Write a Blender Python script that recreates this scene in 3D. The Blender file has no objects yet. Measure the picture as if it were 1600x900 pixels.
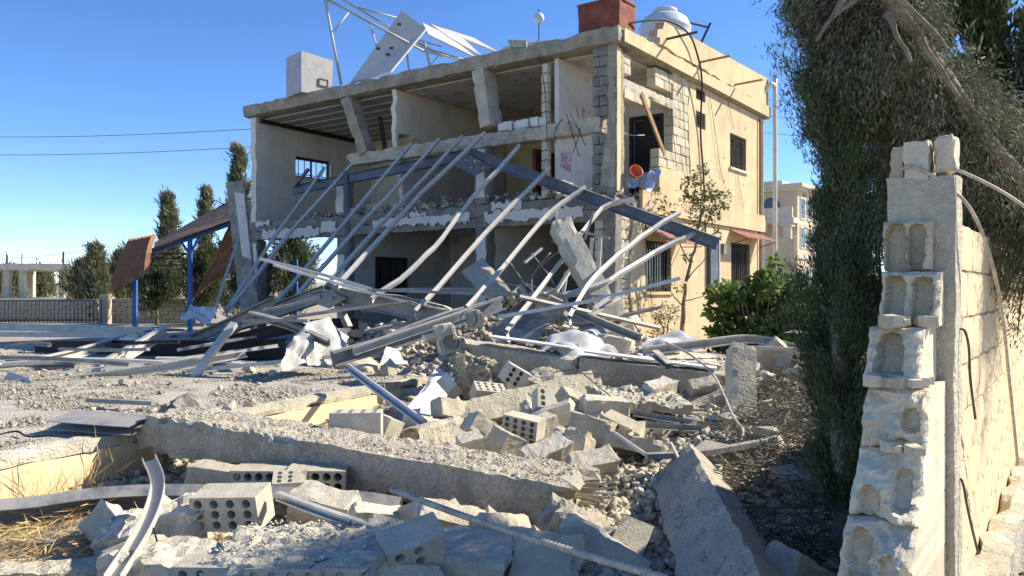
import bpy, bmesh, math, random
import numpy as np
from mathutils import Vector as Vec, Matrix, noise
from mathutils.geometry import tessellate_polygon
R = math.radians
scene = bpy.context.scene
col = scene.collection
# ------------------------------------------------------------------ camera, sky, sun, exposure
F, CZ = 1250.0, 1.5
cd = bpy.data.cameras.new('camera'); cam = bpy.data.objects.new('camera', cd); col.objects.link(cam)
cd.sensor_width = 36; cd.lens = 36*F/1600; cd.clip_start = .05; cd.clip_end = 9000
cam.location = (0, 0, CZ); cam.rotation_euler = (R(90), 0, 0); scene.camera = cam
SUN_EL, SUN_AZ = R(36), math.atan2(.951, .309)         # azimuth measured from +Y to +X
sdir = Vec((math.cos(SUN_EL)*math.sin(SUN_AZ), math.cos(SUN_EL)*math.cos(SUN_AZ), math.sin(SUN_EL)))
world = bpy.data.worlds.new('World'); scene.world = world; world.use_nodes = True
wn = world.node_tree.nodes; bg = wn['Background']
sky = wn.new('ShaderNodeTexSky'); sky.sky_type = 'NISHITA'; sky.sun_disc = False
sky.sun_elevation = SUN_EL; sky.sun_rotation = SUN_AZ; sky.altitude = 1500; sky.air_density = .8; sky.dust_density = .0; sky.ozone_density = 3.0
hsv = wn.new('ShaderNodeHueSaturation'); hsv.inputs['Saturation'].default_value = 1.17; hsv.inputs['Hue'].default_value = .507
world.node_tree.links.new(sky.outputs[0], hsv.inputs['Color']); world.node_tree.links.new(hsv.outputs[0], bg.inputs[0]); bg.inputs[1].default_value = .135
sl = bpy.data.lights.new('sun', 'SUN'); sl.energy = 5.0; sl.angle = R(.55); sl.color = (1, .90, .74)
so = bpy.data.objects.new('sun', sl); col.objects.link(so); so.rotation_euler = (-sdir).to_track_quat('-Z', 'Y').to_euler(); so.location = sdir*60
vs = scene.view_settings; vs.view_transform = 'Standard'; vs.look = 'None'; vs.exposure = .8; vs.gamma = 1
scene.cycles.max_bounces = 5; scene.cycles.diffuse_bounces = 3; scene.cycles.glossy_bounces = 2; scene.cycles.transmission_bounces = 3; scene.cycles.caustics_reflective = False; scene.cycles.caustics_refractive = False
# ------------------------------------------------------------------ places
def at(px, py, d): return Vec(((px-800)/F*d, d, CZ-(py-450)/F*d))
def gz(px, py, z=0.0): return at(px, py, (CZ-z)*F/(py-450))
CX, CY = 2.04, 15.6                                     # front corner of the house
VX, VY = math.sin(R(36)), math.cos(R(36)); UX, UY = -VY, VX
def W(u, v, z): return Vec((CX+u*UX+v*VX, CY+u*UY+v*VY, z))
def fr(px, py, v=0.0):                                  # pixel -> (u, z) on the plane v of the house
    k = (px-800)/F; ox, oy = CX+v*VX, CY+v*VY
    u = (k*oy-ox)/(UX-k*UY); d = oy+u*UY
    return u, CZ-(py-450)/F*d
def sd(px, py, u=0.0):
    k = (px-800)/F; ox, oy = CX+u*UX, CY+u*UY
    v = (k*oy-ox)/(VX-k*VY); d = oy+v*VY
    return v, CZ-(py-450)/F*d
def bump2(x, y, cx, cy, sx, sy, ang, a):
    c, s = math.cos(ang), math.sin(ang); dx, dy = x-cx, y-cy
    p, q = (dx*c+dy*s)/sx, (-dx*s+dy*c)/sy
    return a*math.exp(-(p*p+q*q))
def nz(x, y, z=0.0): return noise.noise(Vec((x, y, z)))
def hz(x, y):                                           # height of the littered ground
    if abs(x) > 40 or y > 40 or y < -10: return 0.0
    h = bump2(x, y, -.6, 15.2, 4.6, 3.0, R(144), .95)+bump2(x, y, .9, 10.2, 2.1, 1.6, 0, .30)+bump2(x, y, 3.3, 8.4, 1.3, 2.2, R(-30), .42)+bump2(x, y, 1.7, 5.6, 1.0, .9, 0, .12)
    h += bump2(x, y, .4, 7.2, 1.5, .8, 0, .12)
    w = max(0, 1-((x-.5)/9)**2)*max(0, 1-((y-9)/11)**2)
    h += w*(.09*nz(x*1.3, y*1.3)+.05*nz(x*4, y*4, 3)+.025*nz(x*11, y*11, 7))
    return h
# ------------------------------------------------------------------ mesh builder
class MB:
    def __init__(s): s.v = []; s.f = []; s.m = []; s.mi = 0
    def add(s, vs, fs):
        b = len(s.v); s.v += [tuple(p) for p in vs]; s.f += [tuple(b+i for i in f) for f in fs]; s.m += [s.mi]*len(fs); return s
    def hexa(s, p):   # bottom 4, top 4
        return s.add(p, [(0,3,2,1), (4,5,6,7), (0,1,5,4), (1,2,6,5), (2,3,7,6), (3,0,4,7)])
    def box(s, c, size, M=None):
        c = Vec(c); h = Vec(size)/2; ps = []
        for z in (-1, 1):
            for x, y in ((-1,-1), (1,-1), (1,1), (-1,1)):
                q = Vec((x*h.x, y*h.y, z*h.z)); ps.append(c+(M @ q if M else q))
        return s.hexa(ps)
    def bar(s, p0, p1, w, h, up=(0,0,1)):
        p0, p1 = Vec(p0), Vec(p1); d = (p1-p0).normalized(); up = Vec(up)
        if abs(d.dot(up.normalized())) > .98: up = Vec((1, 0, .01))
        x = d.cross(up).normalized()*w/2; y = x.cross(d).normalized()*h/2
        return s.hexa([p0-x-y, p0+x-y, p1+x-y, p1-x-y, p0-x+y, p0+x+y, p1+x+y, p1-x+y])
    def hb(s, u0, u1, v0, v1, z0, z1):   # box in house coordinates
        return s.hexa([W(u0,v0,z0), W(u1,v0,z0), W(u1,v1,z0), W(u0,v1,z0), W(u0,v0,z1), W(u1,v0,z1), W(u1,v1,z1), W(u0,v1,z1)])
    def sweep(s, pts, prof, up=(0,0,1), closed=True, cap=True):
        pts = [Vec(p) for p in pts]; n = len(prof); vs = []; up = Vec(up).normalized()
        for i, p in enumerate(pts):
            d = (pts[min(i+1, len(pts)-1)]-pts[max(i-1, 0)]).normalized()
            uu = up if abs(d.dot(up)) < .97 else Vec((.3, 1, .1)).normalized()
            x = d.cross(uu).normalized(); y = x.cross(d).normalized()
            vs += [p+x*a+y*b for a, b in prof]
        fs = []
        for i in range(len(pts)-1):
            for j in range(n if closed else n-1):
                k = (j+1) % n; fs.append((i*n+j, i*n+k, (i+1)*n+k, (i+1)*n+j))
        if cap and closed and n < 9: fs += [tuple(range(n))[::-1], tuple((len(pts)-1)*n+j for j in range(n))]
        return s.add(vs, fs)
    def tube(s, pts, r, n=6): return s.sweep(pts, [(r*math.cos(6.2832*k/n), r*math.sin(6.2832*k/n)) for k in range(n)])
    def rough(s, o, X, Y, Z, cell=.08, amp=.006, chip=.02, e0=0.0, e1=0.0, seed=0, nmax=60):
        o, X, Y, Z = Vec(o), Vec(X), Vec(Y), Vec(Z); ln = [X.length, Y.length, Z.length]
        n = [max(1, min(nmax, round(l/cell))) for l in ln]; ax = [X/ln[0], Y/ln[1], Z/ln[2]]
        idx = {}; vs = []; fs = []; sd_ = Vec((seed*7.31, seed*3.17, seed*1.93)); rj = random.Random(seed)
        def vid(i, j, k):
            key = (i, j, k)
            if key in idx: return idx[key]
            a, b, c = i/n[0], j/n[1], k/n[2]; p = o+X*a+Y*b+Z*c; q = p+sd_
            sg = [(-1 if t == 0 else 1 if t == m else 0) for t, m in zip(key, n)]
            nb = sum(1 for t in sg if t)
            nv = noise.noise_vector(q*5); nf = noise.noise_vector(q*17)
            off = Vec((0, 0, 0))
            for t, e in zip(sg, ax):
                if t: off += e*t*amp*(nv.dot(e)*1.2+nf.dot(e)*.8)
            if nb >= 2:
                c_ = chip*max(0, noise.noise(q*3.3)*1.3+noise.noise(q*11)*.8+.12)
                for t, e in zip(sg, ax):
                    if t: off -= e*t*c_
            if i == 0 and e0: off += ax[0]*e0*(noise.noise(q*4)+.55*noise.noise(q*12))
            if i == n[0] and e1: off += ax[0]*e1*(noise.noise(q*4)+.55*noise.noise(q*12))
            off += Vec((rj.uniform(-1,1), rj.uniform(-1,1), rj.uniform(-1,1)))*amp*.45; idx[key] = len(vs); vs.append(p+off); return idx[key]
        for i in range(n[0]):
            for j in range(n[1]):
                for k in (0, n[2]): fs.append((vid(i,j,k), vid(i+1,j,k), vid(i+1,j+1,k), vid(i,j+1,k)))
        for i in range(n[0]):
            for k in range(n[2]):
                for j in (0, n[1]): fs.append((vid(i,j,k), vid(i+1,j,k), vid(i+1,j,k+1), vid(i,j,k+1)))
        for j in range(n[1]):
            for k in range(n[2]):
                for i in (0, n[0]): fs.append((vid(i,j,k), vid(i,j+1,k), vid(i,j+1,k+1), vid(i,j,k+1)))
        return s.add(vs, fs)
    def hr(s, u0, u1, v0, v1, z0, z1, **k):
        o = W(u0, v0, z0); return s.rough(o, W(u1,v0,z0)-o, W(u0,v1,z0)-o, W(u0,v0,z1)-o, **k)
    def beam(s, p0, p1, w, h, roll=0.0, **k):
        p0, p1 = Vec(p0), Vec(p1); d = p1-p0; dn = d.normalized()
        x = dn.cross(Vec((0,0,1)))
        if x.length < .05: x = dn.cross(Vec((1,0,0)))
        x.normalize(); y = x.cross(dn).normalized(); M = Matrix.Rotation(roll, 3, dn); x = M @ x; y = M @ y
        return s.rough(p0-x*w/2-y*h/2, d, x*w, y*h, **k)
    def plate(s, loops, f, t):   # polygon with holes in 2D; f(a, b, depth) -> point; thickness t
        tri = tessellate_polygon([[Vec((a, b, 0)) for a, b in lp] for lp in loops])
        flat = [p for lp in loops for p in lp]; n = len(flat)
        vs = [f(a, b, 0) for a, b in flat]+[f(a, b, t) for a, b in flat]
        fs = [tuple(q) for q in tri]+[(q[2]+n, q[1]+n, q[0]+n) for q in tri]
        b = 0
        for lp in loops:
            m = len(lp)
            for i in range(m):
                j = (i+1) % m; fs.append((b+i, b+j, b+j+n, b+i+n))
            b += m
        return s.add(vs, fs)
    def hull(s, pts):
        bm = bmesh.new(); [bm.verts.new(p) for p in pts]
        r = bmesh.ops.convex_hull(bm, input=bm.verts)
        bmesh.ops.delete(bm, geom=[v for v in bm.verts if not v.link_faces], context='VERTS')
        bm.verts.index_update(); s.add([v.co.copy() for v in bm.verts], [[v.index for v in f.verts] for f in bm.faces]); bm.free(); return s
    def mesh(s, name, mat, origin=(0,0,0), fix=True, smooth=False):
        me = bpy.data.meshes.new(name); o = Vec(origin)
        me.from_pydata([(a-o.x, b-o.y, c-o.z) for a, b, c in s.v], [], s.f)
        mats = mat if isinstance(mat, (list, tuple)) else [mat]
        for m in mats: me.materials.append(m)
        if len(mats) > 1: me.polygons.foreach_set('material_index', s.m)
        if fix:
            bm = bmesh.new(); bm.from_mesh(me); bmesh.ops.recalc_face_normals(bm, faces=bm.faces); bm.to_mesh(me); bm.free()
        if smooth: me.polygons.foreach_set('use_smooth', [True]*len(me.polygons))
        me.update(); return me
    def base(s):
        a = np.array(s.v); return Vec(((a[:,0].min()+a[:,0].max())/2, (a[:,1].min()+a[:,1].max())/2, a[:,2].min()))
    def part(s, name, mat, parent, fix=True, smooth=False, label=None):
        o = bpy.data.objects.new(name, s.mesh(name, mat, WLOC.get(parent.name, Vec()), fix, smooth)); col.objects.link(o); o.parent = parent
        WLOC[o.name] = WLOC.get(parent.name, Vec())
        if label: o['label'] = label
        return o
    def thing(s, name, mat, label, cat, group=None, fix=True, smooth=False, kind=None):
        b = s.base(); o = bpy.data.objects.new(name, s.mesh(name, mat, b, fix, smooth)); col.objects.link(o); o.location = b; WLOC[o.name] = b
        return tag(o, label, cat, group, kind)
WLOC = {}
def tag(o, label=None, cat=None, group=None, kind=None):
    if label: o['label'] = label
    if cat: o['category'] = cat
    if group: o['group'] = group
    if kind: o['kind'] = kind
    elif cat: o['kind'] = 'thing'
    return o
def root(name, loc, label, cat, group=None, kind=None):
    o = bpy.data.objects.new(name, None); col.objects.link(o); o.location = loc; o.empty_display_size = .2; WLOC[o.name] = Vec(loc)
    return tag(o, label, cat, group, kind)
def inst(me, name, loc, rot=(0,0,0), scale=(1,1,1), parent=None, label=None, cat=None, group=None):
    o = bpy.data.objects.new(name, me); col.objects.link(o); o.rotation_euler = rot; o.scale = scale
    loc = Vec(loc)
    if parent: o.parent = parent; o.location = loc-WLOC.get(parent.name, Vec())
    else: o.location = loc
    WLOC[o.name] = loc
    return tag(o, label, cat, group)
# ------------------------------------------------------------------ materials
def mat(name, c, rough=.9, var=.22, scale=3.0, fine=45.0, bump=.35, stain=None, samt=.5, sscale=2.0, metal=0.0, isl=0.0, dust=0.0, dcol=(.44,.41,.35), bdist=.01, spec=.25, strk=0.0, orand=0.0):
    m = bpy.data.materials.new(name); m.use_nodes = True; nt = m.node_tree; N = nt.nodes; L = nt.links; b = N['Principled BSDF']
    def nd(t, **k):
        n = N.new(t)
        for a, v in k.items(): setattr(n, a, v)
        return n
    def lk(a, b_): L.new(a, b_)
    tc = nd('ShaderNodeTexCoord'); oi = nd('ShaderNodeObjectInfo'); ad = nd('ShaderNodeVectorMath', operation='MULTIPLY_ADD')
    lk(oi.outputs['Random'], ad.inputs[0]); ad.inputs[1].default_value = (37, 23, 51); lk(tc.outputs['Object'], ad.inputs[2]); vec = ad.outputs[0]
    def noi(sc, det=5, ro=.6):
        n = nd('ShaderNodeTexNoise'); n.inputs['Scale'].default_value = sc; n.inputs['Detail'].default_value = det; n.inputs['Roughness'].default_value = ro; lk(vec, n.inputs['Vector']); return n.outputs['Fac']
    def ramp(f, a, b_, x=0.0, y=1.0):
        r = nd('ShaderNodeMapRange'); lk(f, r.inputs[0]); r.inputs[1].default_value = a; r.inputs[2].default_value = b_; r.inputs[3].default_value = x; r.inputs[4].default_value = y; return r.outputs[0]
    def mix(f, c1, c2):
        x = nd('ShaderNodeMix', data_type='RGBA')
        if isinstance(f, float): x.inputs[0].default_value = f
        else: lk(f, x.inputs[0])
        for s_, c_ in ((6, c1), (7, c2)):
            if isinstance(c_, tuple): x.inputs[s_].default_value = (*c_[:3], 1)
            else: lk(c_, x.inputs[s_])
        return x.outputs[2]
    n1 = noi(scale, 4, .68); n2 = noi(fine, 2, .7)
    lo = tuple(x*(1-var) for x in c); hi = tuple(min(1, x*(1+var)) for x in c)
    out = mix(ramp(n1, .32, .68), lo, hi)
    sp = mix(ramp(n2, .30, .66), tuple([1-var*1.1]*3), tuple([1+var*.2]*3))
    mu = nd('ShaderNodeMix', data_type='RGBA', blend_type='MULTIPLY'); mu.inputs[0].default_value = 1; lk(out, mu.inputs[6]); lk(sp, mu.inputs[7]); out = mu.outputs[2]
    if orand:
        rr = ramp(oi.outputs['Random'], 0, 1, 1-orand, 1+orand*.6); cm = nd('ShaderNodeCombineColor'); [lk(rr, cm.inputs[i]) for i in range(2)]; lk(ramp(oi.outputs['Random'], 0, 1, 1-orand*1.35, 1+orand*.5), cm.inputs[2])
        mu = nd('ShaderNodeMix', data_type='RGBA', blend_type='MULTIPLY'); mu.inputs[0].default_value = 1; lk(out, mu.inputs[6]); lk(cm.outputs[0], mu.inputs[7]); out = mu.outputs[2]
    if stain: out = mix(ramp(noi(sscale, 4, .7), .56-.05*samt, .60+.06, 0, samt), out, stain)
    if strk:
        mp = nd('ShaderNodeMapping'); mp.inputs['Scale'].default_value = (7, 7, .35); lk(vec, mp.inputs[0]); sn = nd('ShaderNodeTexNoise'); sn.inputs['Scale'].default_value = 1.0; sn.inputs['Detail'].default_value = 3; lk(mp.outputs[0], sn.inputs['Vector'])
        out = mix(ramp(sn.outputs['Fac'], .5, .75, 0, strk), out, tuple(x*.5 for x in c))
    if isl:
        g = nd('ShaderNodeNewGeometry'); rr = ramp(g.outputs['Random Per Island'], 0, 1, 1-isl, 1+isl)
        cm = nd('ShaderNodeCombineColor'); [lk(rr, cm.inputs[i]) for i in range(3)]
        mu = nd('ShaderNodeMix', data_type='RGBA', blend_type='MULTIPLY'); mu.inputs[0].default_value = 1; lk(out, mu.inputs[6]); lk(cm.outputs[0], mu.inputs[7]); out = mu.outputs[2]
    if dust:
        g = nd('ShaderNodeNewGeometry'); sx = nd('ShaderNodeSeparateXYZ'); lk(g.outputs['Normal'], sx.inputs[0])
        up = ramp(sx.outputs[2], .35, .8); dn = ramp(noi(4.0, 3, .75), .36, .58, 0, dust); mm = nd('ShaderNodeMath', operation='MULTIPLY'); lk(up, mm.inputs[0]); lk(dn, mm.inputs[1])
        out = mix(mm.outputs[0], out, dcol)
    lk(out, b.inputs['Base Color']); b.inputs['Roughness'].default_value = rough; b.inputs['Metallic'].default_value = metal; b.inputs['Specular IOR Level'].default_value = spec
    if bump:
        bp = nd('ShaderNodeBump'); bp.inputs['Strength'].default_value = bump; bp.inputs['Distance'].default_value = bdist
        sm = nd('ShaderNodeMath', operation='ADD'); lk(n1, sm.inputs[0]); lk(n2, sm.inputs[1]); lk(sm.outputs[0], bp.inputs['Height']); lk(bp.outputs[0], b.inputs['Normal'])
    return m
def leafmat(name, c, c2, trans=.25, rough=.7, isl=.45):
    m = mat(name, c, rough=rough, var=.25, scale=2.2, bump=0, stain=c2, samt=.8, sscale=1.3, isl=isl)
    nt = m.node_tree; b = nt.nodes['Principled BSDF']; o = nt.nodes['Material Output']; src = b.inputs['Base Color'].links[0].from_socket
    t = nt.nodes.new('ShaderNodeBsdfTranslucent'); nt.links.new(src, t.inputs[0]); x = nt.nodes.new('ShaderNodeMixShader'); x.inputs[0].default_value = trans
    nt.links.new(b.outputs[0], x.inputs[1]); nt.links.new(t.outputs[0], x.inputs[2]); nt.links.new(x.outputs[0], o.inputs[0]); return m
DUST = (.43, .40, .335)
M = dict(
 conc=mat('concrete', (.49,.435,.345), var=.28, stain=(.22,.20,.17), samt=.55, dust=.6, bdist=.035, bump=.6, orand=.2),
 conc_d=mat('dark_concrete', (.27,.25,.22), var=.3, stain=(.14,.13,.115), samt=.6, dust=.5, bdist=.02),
 conc_l=mat('pale_concrete', (.63,.575,.465), var=.16, stain=(.34,.31,.27), samt=.45, bdist=.03, bump=.6, orand=.2),
 block=mat('block_concrete', (.61,.56,.46), var=.16, scale=6, fine=90, bump=.5, stain=(.32,.30,.26), samt=.4, isl=.1, bdist=.02, orand=.2),
 block_w=mat('pale_block', (.64,.56,.42), var=.12, scale=6, fine=80, bump=.4, stain=(.42,.39,.33), samt=.4, isl=.12, orand=.2),
 cream=mat('cream_plaster', (.69,.53,.315), var=.14, scale=1.2, fine=60, bump=.4, stain=(.44,.33,.20), samt=.55, sscale=1.1, bdist=.01, strk=.4),
 crm_wall=mat('cream_coat', (.82,.64,.38), var=.12, scale=2, fine=70, bump=.3, stain=(.46,.39,.29), samt=.6, bdist=.008, strk=.2),
 white=mat('white_plaster', (.70,.68,.625), var=.08, scale=2.5, bump=.2, stain=(.46,.44,.40), samt=.5, sscale=3, bdist=.006),
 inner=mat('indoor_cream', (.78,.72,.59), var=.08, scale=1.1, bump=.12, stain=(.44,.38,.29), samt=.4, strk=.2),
 mustard=mat('indoor_mustard', (.62,.47,.25), var=.1, scale=1.1, bump=.12, stain=(.38,.28,.16), samt=.4),
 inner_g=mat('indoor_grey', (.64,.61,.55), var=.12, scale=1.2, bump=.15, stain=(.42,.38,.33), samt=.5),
 ceil=mat('ceiling', (.66,.61,.51), var=.12, scale=1.2, bump=.2, stain=(.24,.21,.17), samt=.6),
 plank=mat('ceiling_panel', (.37,.355,.32), var=.2, scale=2, bump=.2, strk=.3),
 strip=mat('pale_strip', (.66,.63,.55), var=.1),
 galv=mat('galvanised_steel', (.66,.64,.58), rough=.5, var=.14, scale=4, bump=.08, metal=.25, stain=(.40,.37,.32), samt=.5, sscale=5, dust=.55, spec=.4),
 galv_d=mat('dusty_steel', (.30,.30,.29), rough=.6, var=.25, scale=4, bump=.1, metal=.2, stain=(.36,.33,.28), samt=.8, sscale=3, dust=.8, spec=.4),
 blue=mat('slate_blue_steel', (.105,.125,.165), rough=.55, var=.2, scale=3, bump=.08, metal=.1, stain=(.25,.235,.21), samt=.55, sscale=4, dust=.6, spec=.4),
 bblue=mat('bright_blue_paint', (.04,.15,.42), rough=.5, var=.15, bump=.05, stain=(.2,.22,.26), samt=.4, sscale=5),
 dark=mat('black_iron', (.035,.034,.034), rough=.6, var=.3, bump=.1),
 iron=mat('window_iron', (.075,.062,.055), rough=.6, var=.3, scale=9, bump=.1, stain=(.2,.10,.05), samt=.6, sscale=8),
 rust=mat('rust_red', (.27,.085,.05), rough=.8, var=.35, scale=3, bump=.2, stain=(.15,.06,.045), samt=.6, strk=.45),
 rustsheet=mat('rusty_sheet', (.42,.21,.115), rough=.75, var=.2, scale=3, bump=.1, stain=(.26,.13,.08), samt=.6, dust=.3),
 awn=mat('red_awning', (.46,.16,.115), rough=.7, var=.2, bump=.1, dust=.35),
 sheet=mat('dusty_white_sheet', (.54,.53,.50), rough=.7, var=.16, scale=4, bump=.15, stain=(.42,.42,.42), samt=.5, sscale=3),
 panelw=mat('white_panel', (.56,.55,.51), rough=.5, var=.06, bump=.05, stain=(.5,.48,.42), samt=.4),
 tankg=mat('grey_tank', (.42,.42,.40), rough=.55, var=.12, bump=.08, stain=(.3,.29,.27), samt=.5, metal=.2),
 tankp=mat('pale_plastic', (.56,.60,.62), rough=.5, var=.05, bump=.03, stain=(.45,.47,.47), samt=.5),
 orange=mat('orange_plastic', (.62,.10,.03), rough=.4, var=.1, bump=0, spec=.5),
 bluep=mat('pale_blue_plastic', (.34,.44,.62), rough=.35, var=.12, bump=.03, spec=.5),
 wood=mat('raw_wood', (.40,.25,.12), rough=.8, var=.25, scale=5, bump=.2, strk=.4),
 wire=mat('cable_black', (.02,.02,.02), rough=.6, var=.2, bump=0),
 rebar=mat('dusty_rebar', (.56,.50,.41), rough=.75, var=.25, scale=9, bump=.2, stain=(.28,.15,.08), samt=.35, metal=.1),
 rebar_d=mat('brown_rebar', (.17,.12,.09), rough=.8, var=.3, scale=9, bump=.2),
 stone=mat('rubble_stone', (.60,.545,.44), var=.16, scale=5, fine=60, bump=.4, isl=.3, orand=.2),
 stone_g=mat('grey_rubble', (.52,.475,.395), var=.16, scale=5, fine=60, bump=.4, isl=.35, orand=.2),
 ground=mat('dusty_ground', (.42,.37,.285), var=.22, scale=1.6, fine=35, bump=.8, stain=(.26,.235,.19), samt=.6, bdist=.03),
 terr=mat('gritty_dust', (.54,.495,.41), var=.2, scale=2.5, fine=40, bump=.9, stain=(.36,.33,.27), samt=.6, bdist=.04),
 straw=mat('dry_straw', (.62,.45,.19), rough=.8, var=.2, bump=0, isl=.4),
 villa=mat('villa_stone', (.66,.55,.39), var=.08, scale=1, bump=.2, isl=.06),
 vtrim=mat('villa_trim', (.72,.64,.51), var=.07, bump=.1),
 yard=mat('yard_wall_stone', (.50,.43,.32), var=.14, scale=2, bump=.3, isl=.12),
 cloth=mat('red_white_cloth', (.50,.32,.28), var=.4, scale=12, bump=.2, stain=(.7,.66,.62), samt=.9, sscale=9),
 glass=mat('window_glass', (.03,.035,.04), rough=.08, var=.1, bump=0, spec=.6),
 glass_l=mat('curtained_glass', (.55,.60,.66), rough=.4, var=.15, bump=0),
 bark=mat('dusty_bark', (.30,.245,.18), var=.35, scale=5, fine=30, bump=.9, stain=(.17,.135,.10), samt=.7, strk=.5, bdist=.02),
 twig=mat('dusty_twig', (.15,.125,.10), var=.3, bump=0, isl=.4),
 cyp=leafmat('cypress_leaf', (.115,.15,.07), (.19,.195,.12)),
 cyp_d=leafmat('dusty_cypress_leaf', (.175,.18,.11), (.25,.24,.165), trans=.15),
 cyp_b=leafmat('fresh_cypress_leaf', (.11,.145,.055), (.08,.11,.045)),
 con=leafmat('conifer_leaf', (.20,.21,.115), (.25,.23,.15)),
 bush=leafmat('fig_leaf', (.16,.235,.06), (.22,.26,.10), trans=.4, rough=.45),
 shrub=leafmat('shrub_leaf', (.16,.19,.075), (.25,.24,.13), trans=.3),
 dhill=mat('far_plain', (.40,.38,.36), var=.1, scale=.01, bump=0),
)
# ------------------------------------------------------------------ profiles and shared shapes
def cprof(w, h, t, lip=0.0):   # C section, open towards +x
    o = [(-w/2,-h/2), (w/2,-h/2), (w/2,-h/2+max(lip,t)), (w/2-t,-h/2+max(lip,t)), (w/2-t,-h/2+t), (-w/2+t,-h/2+t), (-w/2+t,h/2-t), (w/2-t,h/2-t), (w/2-t,h/2-max(lip,t)), (w/2,h/2-max(lip,t)), (w/2,h/2), (-w/2,h/2)]
    return o
def iprof(w, h, t): return [(-w/2,-h/2), (w/2,-h/2), (w/2,-h/2+t), (t/2,-h/2+t), (t/2,h/2-t), (w/2,h/2-t), (w/2,h/2), (-w/2,h/2), (-w/2,h/2-t), (-t/2,h/2-t), (-t/2,-h/2+t), (-w/2,-h/2+t)]
def lprof(w, h, t): return [(-w/2,-h/2), (w/2,-h/2), (w/2,-h/2+t), (-w/2+t,-h/2+t), (-w/2+t,h/2), (-w/2,h/2)]
def smooth_path(pts, n=6):
    pts = [Vec(p) for p in pts]
    if len(pts) < 3: return pts
    out = []
    for i in range(len(pts)-1):
        p0, p1, p2, p3 = pts[max(i-1,0)], pts[i], pts[i+1], pts[min(i+2,len(pts)-1)]
        for k in range(n):
            t = k/n; out.append(.5*((2*p1)+(-p0+p2)*t+(2*p0-5*p1+4*p2-p3)*t*t+(-p0+3*p1-3*p2+p3)*t*t*t))
    return out+[pts[-1]]
def chunk_pts(dx, dy, dz, rng, n=14, cut=.42):
    ps = []
    for sx in (-1, 1):
        for sy in (-1, 1):
            for sz in (-1, 1):
                for _ in range(1 if rng.random() < .5 else 2):
                    ps.append(Vec((sx*dx/2*(1-rng.random()*cut), sy*dy/2*(1-rng.random()*cut), sz*dz/2*(1-rng.random()*cut))))
    for _ in range(n-8): ps.append(Vec((rng.uniform(-.5,.5)*dx, rng.uniform(-.5,.5)*dy, rng.uniform(-.5,.5)*dz)))
    return ps
def block_mesh(name, L=.4, H=.2, D=.2, holes=(), rr=.026, brk=0.0, seed=1, m='block', ov=1.0):
    rng = random.Random(seed); mb = MB()
    out = [(-L/2,-H/2), (L/2-brk,-H/2)]
    if brk:
        for k in range(1, 5): out.append((L/2-brk+rng.uniform(-.02,.05), -H/2+H*k/5+rng.uniform(-.01,.01)))
    else:
        out += [(L/2, -H/2+H*.5)]
    out += [(L/2-brk*rng.uniform(.6,1.2), H/2), (-L/2+rng.uniform(0,.012), H/2)]
    hl = []
    for x, z in holes:
        if x+rr > L/2-brk-.02: continue
        hl.append([(x+rr*math.cos(-6.2832*k/10), z+rr*ov*math.sin(-6.2832*k/10)) for k in range(10)])
    # pierced body: holes go .8 of the way; back plate closes them
    f = lambda a, b, d: Vec((a, -D/2+d, b))
    mb.plate([out]+hl, f, D*.82)
    mb.plate([[(a*1.0, b*1.0) for a, b in out]], lambda a, b, d: Vec((a, -D/2+D*.82+d, b)), D*.18)
    me = mb.mesh(name, M[m], fix=True); return me
def grid_holes(nx, nzr, L, H, stag=False): return [((i+.5+(.25 if stag and j % 2 else 0))/nx*L*.94-L*.47, (j+.5)/nzr*H*.92-H*.46) for j in range(nzr) for i in range(nx)]
# ------------------------------------------------------------------ ground
def axis(a, b, st, far):
    l = list(np.arange(a, b+1e-6, st)); s = st; x = a; lo = []
    while x > -far: s *= 1.35; x -= s; lo.append(x)
    s = st; x = b; hi = []
    while x < far: s *= 1.35; x += s; hi.append(x)
    return lo[::-1]+l+hi
gx = axis(-9, 8, .16, 4000); gy = axis(2, 22, .16, 4000)
mb = MB(); mb.v = [(x, y, hz(x, y)) for y in gy for x in gx]; n = len(gx)
mb.f = [(j*n+i, j*n+i+1, (j+1)*n+i+1, (j+1)*n+i) for j in range(len(gy)-1) for i in range(n-1)]; mb.m = [0]*len(mb.f)
g = bpy.data.objects.new('ground', mb.mesh('ground', M['ground'], fix=False)); col.objects.link(g); tag(g, kind='structure')
mb = MB(); hp = [(-900 + i*40, 900+120*nz(i*.3, 1), 9+10*nz(i*.17, 5)+5*nz(i*.6, 2)) for i in range(-14, 40)]
for i in range(len(hp)-1):
    (x, y, z), (X, Y, Z) = hp[i], hp[i+1]; mb.add([(x*1.5,y,-1), (X*1.5,Y,-1), (X*1.5,Y+60,Z), (x*1.5,y+60,z), (X*1.5,Y+400,-1), (x*1.5,y+400,-1)], [(0,1,2,3), (3,2,4,5)])
o = bpy.data.objects.new('far_hills', mb.mesh('far_hills', M['dhill'])); col.objects.link(o); tag(o, kind='structure')
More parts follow.
